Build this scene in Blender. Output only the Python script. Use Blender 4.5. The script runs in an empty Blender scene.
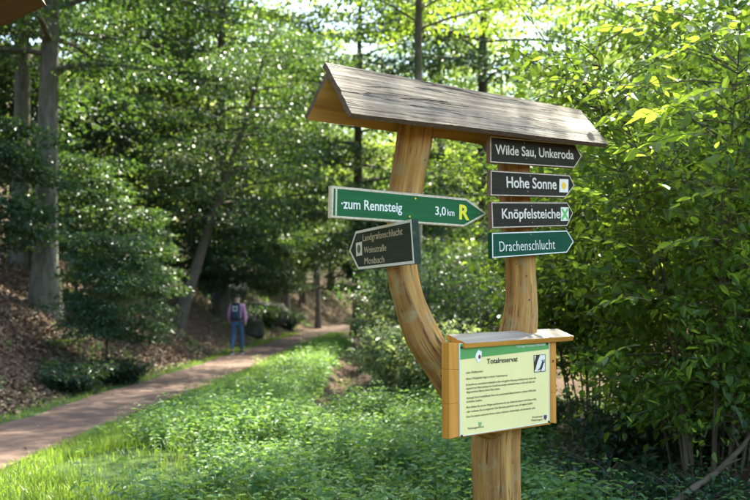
import bpy, math
import numpy as np
from mathutils import Vector, Matrix

rng = np.random.default_rng(7)
SC = bpy.context.scene
COL = SC.collection
R = math.radians

# ------------------------------------------------------------------ camera
F = 750 * 50.0 / 36.0
CAMZ = 1.75
PITCH = math.atan(47 / F)
cam_d = bpy.data.cameras.new('camera')
cam_d.lens = 50; cam_d.sensor_width = 36; cam_d.clip_end = 2000; cam_d.clip_start = 0.05
cam = bpy.data.objects.new('camera', cam_d); COL.objects.link(cam)
cam.location = (0, 0, CAMZ); cam.rotation_euler = (math.pi / 2 + PITCH, 0, 0)
cam_d.dof.use_dof = True
cam_d.dof.focus_distance = 6.15
cam_d.dof.aperture_fstop = 2.6
cam_d.dof.aperture_blades = 0
SC.camera = cam

# ------------------------------------------------------------------ sky, sun, exposure
SUN_EL, SUN_AZ = R(56), R(30)          # azimuth from +Y (ahead) towards +X
w = bpy.data.worlds.new('World'); SC.world = w; w.use_nodes = True
nt = w.node_tree
sky = nt.nodes.new('ShaderNodeTexSky'); sky.sky_type = 'NISHITA'; sky.sun_disc = False
sky.sun_elevation = SUN_EL; sky.sun_rotation = SUN_AZ; sky.air_density = 1.0; sky.dust_density = 1.6
bg = nt.nodes['Background']; bg.inputs['Strength'].default_value = 0.15
nt.links.new(sky.outputs[0], bg.inputs['Color'])
sun_d = bpy.data.lights.new('sun', 'SUN'); sun_d.energy = 5.0; sun_d.angle = R(0.53); sun_d.color = (1, 0.94, 0.82)
sun = bpy.data.objects.new('sun', sun_d); COL.objects.link(sun)
to_sun = Vector((math.sin(SUN_AZ) * math.cos(SUN_EL), math.cos(SUN_AZ) * math.cos(SUN_EL), math.sin(SUN_EL)))
sun.rotation_euler = to_sun.to_track_quat('Z', 'Y').to_euler(); sun.location = to_sun * 60
SC.view_settings.view_transform = 'Standard'; SC.view_settings.look = 'None'
SC.view_settings.gamma = 1; SC.view_settings.use_curve_mapping = False
SC.view_settings.exposure = 2.78
SC.view_settings.use_white_balance = True; SC.view_settings.white_balance_temperature = 6750; SC.view_settings.white_balance_tint = 2
cy = SC.cycles
cy.max_bounces = 6; cy.diffuse_bounces = 3; cy.glossy_bounces = 2; cy.transmission_bounces = 4
cy.transparent_max_bounces = 4; cy.sample_clamp_indirect = 6; cy.use_denoising = True
cy.caustics_reflective = False; cy.caustics_refractive = False

# ------------------------------------------------------------------ pixel -> place
FWD = Vector((0, math.cos(PITCH), math.sin(PITCH))); UP = Vector((0, -math.sin(PITCH), math.cos(PITCH)))
EYE = Vector((0, 0, CAMZ))
def ray(px, py): return FWD + Vector((1, 0, 0)) * ((px - 375) / F) + UP * ((250 - py) / F)
def at(px, py, Y):
    d = ray(px, py); return EYE + d * (Y / d.y)
class Plane:
    """an upright plane through a point, its horizontal direction at angle a in plan"""
    def __init__(s, P, a, n_sign=1, lean=0.0):
        s.P = Vector(P); s.u = Vector((math.cos(a), math.sin(a), 0))
        s.n = (s.u.cross(Vector((0, 0, 1))) * n_sign).normalized()
        if lean: s.n = (s.n + Vector((0, 0, lean))).normalized()
    def pt(s, px, py, off=0.0):
        d = ray(px, py); t = (s.P - EYE).dot(s.n) / d.dot(s.n)
        return EYE + d * t + s.n * off

# ------------------------------------------------------------------ tags and objects
def tag(o, label=None, cat=None, group=None, kind=None):
    if label: o['label'] = label
    if cat: o['category'] = cat
    if group: o['group'] = group
    if kind: o['kind'] = kind
    return o
def link(name, me, mats=(), parent=None):
    o = bpy.data.objects.new(name, me); COL.objects.link(o)
    if parent is not None: o.parent = parent
    for m in mats:
        me.materials.append(m)
    return o
def empty(name, loc=(0, 0, 0), rz=0):
    o = bpy.data.objects.new(name, None); COL.objects.link(o); o.location = loc; o.rotation_euler = (0, 0, rz)
    o.empty_display_size = 0.1
    return o
def copy_tree(o, parent=None):
    c = o.copy(); COL.objects.link(c); c.parent = parent
    for ch in o.children: copy_tree(ch, c)
    return c

class Acc:
    """collects vertices and polygons (any size) in numpy; builds one mesh"""
    def __init__(s): s.v = []; s.f = []; s.ft = []; s.m = []; s.n = 0; s.attr = []; s.vec = []
    def add(s, v, faces, mat=0, val=None, vec=None):
        v = np.asarray(v, dtype=np.float32); faces = np.asarray(faces, dtype=np.int64)
        s.v.append(v); s.f.append((faces + s.n).ravel()); s.ft.append(np.full(len(faces), faces.shape[1], dtype=np.int32))
        s.m.append(np.full(len(faces), mat, dtype=np.int32) if np.isscalar(mat) else np.asarray(mat, dtype=np.int32))
        s.attr.append(rng.random(len(faces)).astype(np.float32) if val is None else np.broadcast_to(np.asarray(val, dtype=np.float32), (len(faces),)))
        s.vec.append(np.zeros((len(v), 3), np.float32) if vec is None else np.asarray(vec, dtype=np.float32))
        s.n += len(v)
    def mesh(s, name, smooth=True, vec=False):
        me = bpy.data.meshes.new(name)
        v = np.concatenate(s.v); f = np.concatenate(s.f); ft = np.concatenate(s.ft)
        me.vertices.add(len(v)); me.vertices.foreach_set('co', v.ravel())
        me.loops.add(len(f)); me.loops.foreach_set('vertex_index', f.astype(np.int32))
        me.polygons.add(len(ft)); st = np.concatenate([[0], np.cumsum(ft)[:-1]]).astype(np.int32)
        me.polygons.foreach_set('loop_start', st)
        try: me.polygons.foreach_set('loop_total', ft)
        except Exception: pass
        me.polygons.foreach_set('material_index', np.concatenate(s.m))
        me.polygons.foreach_set('use_smooth', np.full(len(ft), smooth))
        a = me.attributes.new('val', 'FLOAT', 'FACE'); a.data.foreach_set('value', np.concatenate(s.attr))
        if vec:
            a = me.attributes.new('grain', 'FLOAT_VECTOR', 'POINT'); a.data.foreach_set('vector', np.concatenate(s.vec).ravel())
        me.update(calc_edges=True)
        return me

def unit(a): return a / np.maximum(np.linalg.norm(a, axis=-1, keepdims=True), 1e-9)

def tube(pts, rad, seg=8, jitter=0.0, cap=True):
    """swept round section; returns verts, quads, grain coords"""
    P = np.asarray(pts, float); n = len(P); rad = np.broadcast_to(np.asarray(rad, float), (n,))
    T = unit(np.gradient(P, axis=0))
    ref = np.array([0.31, 0.95, 0.05]) if abs(T[:, 1]).mean() < 0.8 else np.array([1.0, 0.1, 0.1])
    A = unit(np.cross(T, ref)); B = np.cross(T, A)
    an = np.arange(seg) * 2 * np.pi / seg
    ca, sa = np.cos(an), np.sin(an)
    rr = rad[:, None] * np.ones(seg)[None]
    if jitter:
        k = np.arange(n)[:, None]
        rr = rr * (1 + jitter * (np.sin(an * 2 + k * 0.21 + 1) + 0.7 * np.sin(an * 3 - k * 0.33) + 0.6 * np.sin(an * 5 + k * 0.6)
                                 + rng.normal(0, .35, (n, seg))))
    V = P[:, None] + (A[:, None] * ca[None, :, None] + B[:, None] * sa[None, :, None]) * rr[..., None]
    i = np.arange(n - 1)[:, None] * seg; j = np.arange(seg)[None]; j2 = (j + 1) % seg
    Q = np.stack([i + j, i + j2, i + seg + j2, i + seg + j], -1).reshape(-1, 4)
    L = np.concatenate([[0], np.cumsum(np.linalg.norm(np.diff(P, axis=0), axis=1))])
    G = np.stack([np.broadcast_to(ca, (n, seg)) * rad[:, None], np.broadcast_to(sa, (n, seg)) * rad[:, None],
                  np.broadcast_to(L[:, None], (n, seg))], -1).reshape(-1, 3)
    return V.reshape(-1, 3), Q, G

def leaf_arrays(c, d, n, L, W, detail=4, fold=0.12, droop=0.12):
    c = np.asarray(c); N = len(c); d = unit(np.asarray(d)); s = unit(np.cross(d, n)); n = np.cross(s, d)
    L = np.broadcast_to(np.asarray(L), (N,))[:, None]; W = np.broadcast_to(np.asarray(W), (N,))[:, None]
    if detail == 4:
        V = np.stack([c, c + d * L * .42 + s * W * .5 + n * W * fold, c + d * L - n * L * droop, c + d * L * .42 - s * W * .5 + n * W * fold], 1)
        b = np.arange(N)[:, None] * 4
        Fc = np.concatenate([b + [0, 1, 2], b + [0, 2, 3]], 1).reshape(-1, 3)
        return V.reshape(-1, 3), Fc, 2
    V = np.stack([c, c + d * L * .28 + s * W * .47 + n * W * fold, c + d * L * .66 + s * W * .36 + n * (W * fold - L * droop * .4), c + d * L - n * L * droop,
                  c + d * L * .66 - s * W * .36 + n * (W * fold - L * droop * .4), c + d * L * .28 - s * W * .47 + n * W * fold], 1)
    b = np.arange(N)[:, None] * 6
    Fc = np.concatenate([b + [0, 1, 2, 3], b + [0, 3, 4, 5]], 1).reshape(-1, 4)
    return V.reshape(-1, 3), Fc, 2

def add_leaves(acc, c, d, n, L, W, detail=4, mat=0, val=None, **k):
    V, Fc, m = leaf_arrays(c, d, n, L, W, detail, **k)
    v = rng.random(len(c)) if val is None else val
    acc.add(V, Fc, mat, np.repeat(v, m))

# ------------------------------------------------------------------ materials
def mat(name):
    m = bpy.data.materials.new(name); m.use_nodes = True
    return m, m.node_tree.nodes, m.node_tree.links, m.node_tree.nodes['Principled BSDF']
def ramp(N, stops, interp='LINEAR'):
    r = N.new('ShaderNodeValToRGB'); r.color_ramp.interpolation = interp
    e = r.color_ramp.elements
    while len(e) > 1: e.remove(e[-1])
    e[0].position = stops[0][0]; e[0].color = (*stops[0][1], 1)
    for p, c in stops[1:]:
        x = e.new(p); x.color = (*c, 1)
    return r
def noise(N, L, scale, detail=4, rough=.55, vec=None, dist=0.0):
    n = N.new('ShaderNodeTexNoise'); n.inputs['Scale'].default_value = scale; n.inputs['Detail'].default_value = detail
    n.inputs['Roughness'].default_value = rough; n.inputs['Distortion'].default_value = dist
    if vec is not None: L.new(vec, n.inputs['Vector'])
    return n
def attr(N, name, out='Fac'):
    a = N.new('ShaderNodeAttribute'); a.attribute_name = name; return a.outputs[out]
def mixc(N, L, fac, a, b, mode='MIX'):
    m = N.new('ShaderNodeMix'); m.data_type = 'RGBA'; m.blend_type = mode
    for sock, v in ((m.inputs[0], fac), (m.inputs[6], a), (m.inputs[7], b)):
        if hasattr(v, 'is_linked'): L.new(v, sock)
        elif isinstance(v, (int, float)): sock.default_value = v
        else: sock.default_value = (*v, 1)
    return m.outputs[2]
def mapping(N, L, vec, scale):
    m = N.new('ShaderNodeMapping'); m.inputs['Scale'].default_value = scale; L.new(vec, m.inputs['Vector']); return m.outputs[0]
def bump(N, L, h, strength, dist, bsdf):
    b = N.new('ShaderNodeBump'); b.inputs['Strength'].default_value = strength; b.inputs['Distance'].default_value = dist
    L.new(h, b.inputs['Height']); L.new(b.outputs[0], bsdf.inputs['Normal'])

def leaf_mat(name, stops, trans, tfac=0.42, rough=0.36, spec=0.3):
    m, N, L, B = mat(name)
    v = attr(N, 'val')
    info = N.new('ShaderNodeObjectInfo')
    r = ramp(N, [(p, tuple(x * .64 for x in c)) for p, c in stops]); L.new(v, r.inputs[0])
    hs = N.new('ShaderNodeHueSaturation'); L.new(r.outputs[0], hs.inputs['Color'])
    mr = N.new('ShaderNodeMapRange'); L.new(info.outputs['Random'], mr.inputs[0]); mr.inputs[3].default_value = .8; mr.inputs[4].default_value = 1.2
    L.new(mr.outputs[0], hs.inputs['Value'])
    L.new(hs.outputs[0], B.inputs['Base Color'])
    B.inputs['Roughness'].default_value = rough; B.inputs['Specular IOR Level'].default_value = spec
    t = N.new('ShaderNodeBsdfTranslucent')
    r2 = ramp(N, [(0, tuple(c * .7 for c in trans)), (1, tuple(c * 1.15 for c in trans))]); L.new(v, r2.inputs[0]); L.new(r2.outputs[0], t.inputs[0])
    mx = N.new('ShaderNodeMixShader'); mx.inputs[0].default_value = tfac
    L.new(B.outputs[0], mx.inputs[1]); L.new(t.outputs[0], mx.inputs[2])
    L.new(mx.outputs[0], N['Material Output'].inputs[0])
    return m
M = {}
M['beech'] = leaf_mat('beech_leaf', [(0, (.030, .075, .022)), (.6, (.050, .115, .030)), (1, (.075, .15, .035))], (.34, .48, .045), .45)
M['dark_leaf'] = leaf_mat('painted_shade_leaf', [(0, (.016, .050, .028)), (1, (.038, .095, .046))], (.11, .20, .026), .32, spec=.30)  # woodland shade and its bluish cast are put into this leaf colour
M['hazel'] = leaf_mat('hazel_leaf', [(0, (.035, .090, .022)), (.6, (.055, .13, .030)), (1, (.085, .17, .038))], (.44, .60, .055), .50)
M['lightened_leaf'] = leaf_mat('lightened_bush_leaf', [(0, (.09, .16, .08)), (.6, (.15, .23, .12)), (1, (.24, .30, .18))], (.44, .54, .16), .42)  # leaf colour lightened to stand in for sunlight on the bushes
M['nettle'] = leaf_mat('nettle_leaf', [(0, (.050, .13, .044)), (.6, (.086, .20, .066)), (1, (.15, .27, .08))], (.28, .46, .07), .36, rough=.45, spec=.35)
M['far_leaf'] = leaf_mat('far_leaf', [(0, (.040, .090, .022)), (.5, (.07, .13, .03)), (1, (.11, .17, .045))], (.44, .56, .065), .52)
M['grass'] = leaf_mat('grass_blade', [(0, (.045, .105, .018)), (.6, (.075, .16, .025)), (1, (.12, .19, .04))], (.34, .48, .05), .42)
M['fern'] = leaf_mat('fern_frond', [(0, (.04, .10, .02)), (1, (.07, .15, .03))], (.30, .45, .04), .42)

def litter_mat():
    m, N, L, B = mat('fallen_leaf')
    r = ramp(N, [(0, (.06, .032, .018)), (.4, (.12, .066, .038)), (.75, (.19, .115, .07)), (1, (.28, .19, .13))]); L.new(attr(N, 'val'), r.inputs[0])
    L.new(r.outputs[0], B.inputs['Base Color']); B.inputs['Roughness'].default_value = .6
    return m
M['litter'] = litter_mat()

def bark_mat(name, c0, c1, moss=(.05, .07, .02), mossf=.5, vs=1.0):
    m, N, L, B = mat(name)
    g = attr(N, 'grain', 'Vector')
    v = mapping(N, L, g, (3.0, 3.0, .8))
    n1 = noise(N, L, 3.5 * vs, 6, .65, v); n2 = noise(N, L, 1.1, 4, .6, g)
    r = ramp(N, [(.3, c0), (.7, c1)]); L.new(n1.outputs[0], r.inputs[0])
    r2 = ramp(N, [(.48, (0, 0, 0)), (.66, (mossf,) * 3)]); L.new(n2.outputs[0], r2.inputs[0])
    L.new(mixc(N, L, r2.outputs[0], r.outputs[0], moss), B.inputs['Base Color'])
    B.inputs['Roughness'].default_value = .85; B.inputs['Specular IOR Level'].default_value = .2
    bump(N, L, n1.outputs[0], .6, .03, B)
    return m
M['bark'] = bark_mat('beech_bark', (.055, .050, .038), (.155, .14, .11), mossf=.8)
M['dark_bark'] = bark_mat('dark_bark', (.05, .04, .03), (.12, .095, .07), vs=2)
M['twig'] = bark_mat('twig_bark', (.07, .05, .035), (.15, .11, .07), mossf=.2)

def ground_mat():
    m, N, L, B = mat('forest_soil')
    tc = N.new('ShaderNodeTexCoord').outputs['Object']
    n1 = noise(N, L, 1.3, 6, .6, tc); n2 = noise(N, L, 28, 5, .7, tc); n3 = noise(N, L, 6, 5, .6, tc)
    r = ramp(N, [(.3, (.040, .026, .017)), (.5, (.085, .055, .036)), (.68, (.10, .066, .043)), (.8, (.15, .105, .07))]); L.new(n2.outputs[0], r.inputs[0])
    r3 = ramp(N, [(.35, (.03, .055, .015)), (.7, (.06, .10, .025))]); L.new(n3.outputs[0], r3.inputs[0])
    gm = N.new('ShaderNodeMath'); gm.operation = 'MULTIPLY_ADD'; L.new(n1.outputs[0], gm.inputs[0]); gm.inputs[1].default_value = 1.2
    sub = N.new('ShaderNodeMath'); sub.operation = 'SUBTRACT'; L.new(attr(N, 'green'), sub.inputs[0]); sub.inputs[1].default_value = .62
    L.new(sub.outputs[0], gm.inputs[2])
    cr = ramp(N, [(.35, (0, 0, 0)), (.65, (1, 1, 1))]); L.new(gm.outputs[0], cr.inputs[0])
    L.new(mixc(N, L, cr.outputs[0], r.outputs[0], r3.outputs[0]), B.inputs['Base Color'])
    B.inputs['Roughness'].default_value = .95; B.inputs['Specular IOR Level'].default_value = .15
    bump(N, L, n2.outputs[0], .8, .05, B)
    return m
def path_mat():
    m, N, L, B = mat('path_gravel')
    tc = N.new('ShaderNodeTexCoord').outputs['Object']
    n1 = noise(N, L, 45, 5, .75, tc); n2 = noise(N, L, 1.6, 5, .6, tc)
    r = ramp(N, [(.28, (.068, .040, .032)), (.5, (.118, .076, .062)), (.72, (.19, .135, .115))]); L.new(n1.outputs[0], r.inputs[0])
    r2 = ramp(N, [(.4, (.75, .72, .70)), (.65, (1.1, 1.08, 1.05))]); L.new(n2.outputs[0], r2.inputs[0])
    L.new(mixc(N, L, 1.0, r.outputs[0], r2.outputs[0], 'MULTIPLY'), B.inputs['Base Color'])
    B.inputs['Roughness'].default_value = .95; B.inputs['Specular IOR Level'].default_value = .2
    bump(N, L, n1.outputs[0], .7, .02, B)
    return m
M['ground'] = ground_mat(); M['path'] = path_mat()

def plain(name, c, rough=.6, spec=.3, var=.0, vs=30):
    m, N, L, B = mat(name)
    if var:
        tc = N.new('ShaderNodeTexCoord').outputs['Object']
        n = noise(N, L, vs, 5, .65, tc)
        r = ramp(N, [(.3, tuple(x * (1 - var) for x in c)), (.7, tuple(min(1, x * (1 + var)) for x in c))]); L.new(n.outputs[0], r.inputs[0])
        L.new(r.outputs[0], B.inputs['Base Color'])
    else: B.inputs['Base Color'].default_value = (*c, 1)
    B.inputs['Roughness'].default_value = rough; B.inputs['Specular IOR Level'].default_value = spec
    return m

def wood_mat(name, stops, gscale=(28, 28, 1.6), streak=None, sf=.6, bs=.5, bd=.006, crack=None, rough=.7, blotch=None, cr=(.325, .372), ck=2.2):
    m, N, L, B = mat(name)
    g = attr(N, 'grain', 'Vector')
    v = mapping(N, L, g, gscale)
    n1 = noise(N, L, 1.0, 7, .62, v, dist=.4)
    r = ramp(N, stops); L.new(n1.outputs[0], r.inputs[0]); col = r.outputs[0]
    h = n1.outputs[0]
    if streak:
        n2 = noise(N, L, 1.0, 4, .6, mapping(N, L, g, tuple(x * .33 for x in gscale)), dist=.6)
        r2 = ramp(N, [(.48, (0, 0, 0)), (.68, (sf,) * 3)]); L.new(n2.outputs[0], r2.inputs[0])
        col = mixc(N, L, r2.outputs[0], col, streak)
    if blotch:
        n4 = noise(N, L, 7, 5, .65, g)
        r4 = ramp(N, [(.5, (0, 0, 0)), (.64, (.75,) * 3)]); L.new(n4.outputs[0], r4.inputs[0])
        col = mixc(N, L, r4.outputs[0], col, blotch)
    if crack:
        n3 = noise(N, L, 1.0, 3, .5, mapping(N, L, g, (gscale[0] * ck, gscale[1] * ck, gscale[2] * 1.8)), dist=.8)
        r3 = ramp(N, [(cr[0], (1, 1, 1)), (cr[1], (0, 0, 0))]); L.new(n3.outputs[0], r3.inputs[0])
        col = mixc(N, L, r3.outputs[0], col, crack)
        mm = N.new('ShaderNodeMath'); mm.operation = 'SUBTRACT'; L.new(h, mm.inputs[0]); L.new(r3.outputs[0], mm.inputs[1]); h = mm.outputs[0]
    L.new(col, B.inputs['Base Color']); B.inputs['Roughness'].default_value = rough; B.inputs['Specular IOR Level'].default_value = .3
    bump(N, L, h, bs, bd, B)
    return m
M['log'] = wood_mat('peeled_log', [(.28, (.20, .082, .018)), (.48, (.41, .205, .050)), (.72, (.56, .335, .10))], (30, 30, 1.8), streak=(.16, .055, .016), sf=.8, bs=.8, bd=.010, crack=(.11, .052, .018), cr=(.335, .375), blotch=(.30, .225, .10))
M['roof_top'] = wood_mat('weathered_plank', [(.34, (.030, .017, .009)), (.5, (.128, .080, .043)), (.66, (.30, .225, .148))], (20, 20, .75), streak=(.06, .047, .036), sf=.7, crack=(.016, .011, .008), cr=(.375, .425), ck=1.5, bs=1.0, bd=.02, rough=.6, blotch=(.095, .078, .036))
M['roof_under'] = wood_mat('sawn_plank', [(.25, (.30, .13, .035)), (.5, (.48, .23, .065)), (.75, (.58, .31, .10))], (22, 22, 1.4), streak=(.25, .11, .035), sf=.5)
M['shelter_wood'] = wood_mat('brown_shelter_plank', [(.25, (.07, .027, .010)), (.75, (.16, .068, .027))], (18, 18, 1.4), streak=(.12, .05, .02), sf=.5)
M['end_grain'] = wood_mat('weathered_end', [(.3, (.07, .045, .033)), (.7, (.17, .115, .085))], (60, 60, 60))
M['case'] = wood_mat('oiled_pine', [(.25, (.40, .155, .020)), (.5, (.56, .235, .032)), (.75, (.64, .30, .05))], (20, 20, 1.2), streak=(.34, .15, .03), sf=.5, rough=.5)
M['case_top'] = wood_mat('skylit_pine', [(.25, (.17, .12, .08)), (.5, (.27, .21, .16)), (.75, (.36, .31, .26))], (20, 20, 1.2), streak=(.36, .24, .14), sf=.5, rough=.5)  # paler copy for the board top: skylight put into the wood colour
M['sign_end'] = wood_mat('sign_edge', [(.3, (.13, .070, .045)), (.7, (.25, .145, .10))], (60, 60, 6))
def sign_mat(name, c0, c1, wear=(.16, .10, .05), wf=.65):
    m, N, L, B = mat(name)
    g = attr(N, 'grain', 'Vector')
    n1 = noise(N, L, 1, 5, .6, mapping(N, L, g, (45, 45, 3))); n2 = noise(N, L, 16, 6, .7, g)
    r = ramp(N, [(.3, c0), (.7, c1)]); L.new(n1.outputs[0], r.inputs[0])
    r2 = ramp(N, [(.60, (0, 0, 0)), (.72, (wf,) * 3)]); L.new(n2.outputs[0], r2.inputs[0])
    L.new(mixc(N, L, r2.outputs[0], r.outputs[0], wear), B.inputs['Base Color'])
    B.inputs['Roughness'].default_value = .7; B.inputs['Specular IOR Level'].default_value = .12
    bump(N, L, n1.outputs[0], .25, .002, B)
    return m
M['sign_dark'] = sign_mat('dark_sign_paint', (.017, .015, .009), (.034, .030, .018))
M['sign_mossy'] = sign_mat('mossy_dark_sign_paint', (.016, .030, .018), (.038, .050, .028), wear=(.12, .11, .045), wf=.7)
M['sign_green'] = sign_mat('green_sign_paint', (.014, .085, .026), (.024, .12, .040), wear=(.03, .13, .06), wf=.3)
M['sign_deep'] = sign_mat('deep_green_sign_paint', (.007, .050, .024), (.012, .072, .036), wear=(.02, .09, .05), wf=.3)
M['cream'] = plain('cream_letter_paint', (.62, .55, .42), .6, .3, .18, 60)
M['cream_white'] = plain('pale_letter_paint', (.70, .68, .58), .6, .3, .12, 60)
M['border'] = plain('cream_border_paint', (.55, .44, .30), .65, .3, .30, 40)
M['yellow'] = plain('yellow_paint', (.72, .62, .03), .5)
M['dot_yellow'] = plain('orange_yellow_paint', (.80, .46, .02), .5)
M['x_green'] = plain('light_green_paint', (.12, .42, .08), .5)
M['white'] = plain('white_plate_paint', (.72, .66, .54), .5, .3, .1, 80)
M['plate_green'] = plain('dark_green_paint', (.03, .11, .035), .5)
M['panel'] = plain('cream_panel_print', (.80, .68, .29), .38, .4, .04, 3)
M['panel_green'] = plain('green_panel_print', (.10, .30, .075), .38, .4)
M['panel_edge'] = plain('pale_panel_edge', (.72, .72, .62), .4)
M['ink'] = plain('dark_ink', (.035, .024, .015), .5)
M['ink_soft'] = plain('thin_ink', (.10, .075, .035), .5)
M['ink_green'] = plain('green_ink', (.22, .42, .14), .5)
M['print_white'] = plain('white_ink', (.80, .72, .66), .5)
M['print_red'] = plain('dark_red_ink', (.16, .02, .03), .5)
M['print_blue'] = plain('blue_ink', (.06, .07, .22), .5)
M['bolt'] = plain('black_bolt', (.012, .011, .012), .4, .5)
M['screw'] = plain('rusty_screw', (.30, .15, .07), .5, .5)

# ------------------------------------------------------------------ terrain
def path_c(y):
    return np.interp(y, [-20, 3, 10, 15, 20, 25, 30, 40, 50, 62, 75, 90, 140], [-5.0, -4.72, -4.5, -4.33, -4.15, -3.85, -3.72, -3.35, -2.9, -1.9, 0.3, 4, 18])
def wob(x, y, s=1.0): return (np.sin(x * 1.7 * s + 1.3) * np.cos(y * 1.3 * s + .4) + .6 * np.sin(x * 3.9 * s + y * 2.1 * s) + .35 * np.cos(y * 5.3 * s - x * 4.1 * s))
def height(x, y):
    x = np.asarray(x, float); y = np.asarray(y, float)
    pc = path_c(y)
    z = np.zeros(np.broadcast(x, y).shape)
    d = pc - 1.25 - x + .18 * np.sin(y * .7)
    dd = np.maximum(d, 0)
    z = z + np.where(dd < 4.5, .62 * dd, .62 * 4.5 + .16 * (dd - 4.5)) * (1 - np.exp(-dd * 1.6))
    z = z + np.clip(dd, 0, 1) * .07 * wob(x, y)
    r = np.maximum(x - 2.3 - .25 * np.sin(y * .8), 0)
    z = z + np.minimum(.27 * r * (1 - np.exp(-r)), 3 + .05 * r)
    z = z + np.clip(r, 0, 1) * .06 * wob(x, y)
    mid = np.clip((x - pc - 1.0), 0, 1) * (d < 0)
    z = z + mid * .035 * wob(x, y)
    gx = -0.62 + .12 * np.sin(y * .5)
    z = z - .28 * np.exp(-((x - gx) / .33) ** 2) * np.clip((y - 14.8) / 2, 0, 1) * np.clip((46 - y) / 6, 0, 1)
    z = z + np.maximum(y - 85, 0) * .16 + np.maximum(np.abs(x - 5) - 22, 0) * .12 + np.maximum(-y - 5, 0) * .02
    return z
def H(x, y): return float(height(np.array([x]), np.array([y]))[0])

def make_ground():
    xs = np.concatenate([[-900, -400, -200, -120, -80], np.arange(-60, -11, 3), np.arange(-11, 8.01, .22), np.arange(10, 61, 3), [80, 120, 200, 400, 900]])
    ys = np.concatenate([[-500, -200, -80, -40], np.arange(-20, 4, 3), np.arange(4, 30, .25), np.arange(30, 60, .6), np.arange(60, 150, 3), [170, 200, 260, 400, 900]])
    X, Y = np.meshgrid(xs, ys); Z = height(X, Y)
    a = Acc(); nx, ny = len(xs), len(ys)
    i = np.arange(ny - 1)[:, None] * nx; j = np.arange(nx - 1)[None]
    Q = np.stack([i + j, i + j + 1, i + nx + j + 1, i + nx + j], -1).reshape(-1, 4)
    a.add(np.stack([X, Y, Z], -1).reshape(-1, 3), Q)
    me = a.mesh('ground')
    pc = path_c(Y); green = np.where((X > pc - 1.35) & (X < 1.9), .75, .12)
    green = np.where((np.abs(X + .62) < .46) & (Y > 15) & (Y < 45), .0, green)
    green = np.where(Y > 44, .15, green)
    green = np.where((X < pc - 1.35) & (wob(X, Y, .35) > .55), .45, green)
    at_ = me.attributes.new('green', 'FLOAT', 'POINT'); at_.data.foreach_set('value', green.ravel().astype(np.float32))
    o = link('ground', me, [M['ground']]); tag(o, kind='structure')
make_ground()

def make_path():
    ys = np.concatenate([np.arange(-6, 60, .3), np.arange(60, 120, 1.0)]); n = 9
    hw = .74 + .05 * np.sin(ys * 1.1) + .04 * np.sin(ys * 2.7 + 1) + rng.normal(0, .015, len(ys))
    hw2 = .74 + .05 * np.sin(ys * .9 + 2) + .04 * np.sin(ys * 3.1) + rng.normal(0, .015, len(ys))
    t = np.linspace(-1, 1, n)
    X = path_c(ys)[:, None] + np.where(t < 0, t[None] * hw[:, None], t[None] * hw2[:, None])
    Y = np.repeat(ys[:, None], n, 1); Z = height(X, Y) + .016 + .012 * (1 - t[None] ** 2)
    a = Acc(); i = np.arange(len(ys) - 1)[:, None] * n; j = np.arange(n - 1)[None]
    a.add(np.stack([X, Y, Z], -1).reshape(-1, 3), np.stack([i + j, i + j + 1, i + n + j + 1, i + n + j], -1).reshape(-1, 4))
    o = link('path', a.mesh('path'), [M['path']]); tag(o, kind='structure')
make_path()

# ------------------------------------------------------------------ trees
def spray_leaves(acc, C, out, n, spread, L, detail=4, mat_i=0, flat=.22, nj=.45, droop=.25):
    """n leaves round each spray centre C (k,3); out: outward direction (k,3)"""
    k = len(C)
    off = rng.normal(0, 1, (k, n, 3)) * np.array([1, 1, flat]) * np.broadcast_to(np.asarray(spread), (k,))[:, None, None]
    c = C[:, None] + off
    c[..., 2] -= droop * np.linalg.norm(off[..., :2], axis=-1) * .5
    d = unit(off * np.array([1, 1, .3])) * .8 + out[:, None] * .7 + rng.normal(0, .45, (k, n, 3)); d[..., 2] -= droop
    nn = np.array([0, 0, 1.0]) + rng.normal(0, nj, (k, n, 3))
    c = c.reshape(-1, 3); ln = L * rng.uniform(.65, 1.25, len(c))
    v = np.clip(np.repeat(rng.normal(.5, .18, k), n) + rng.normal(0, .2, k * n), 0, 1)
    add_leaves(acc, c, d.reshape(-1, 3), nn.reshape(-1, 3), ln, ln * rng.uniform(.5, .66, len(c)), detail, mat_i, v)

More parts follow.
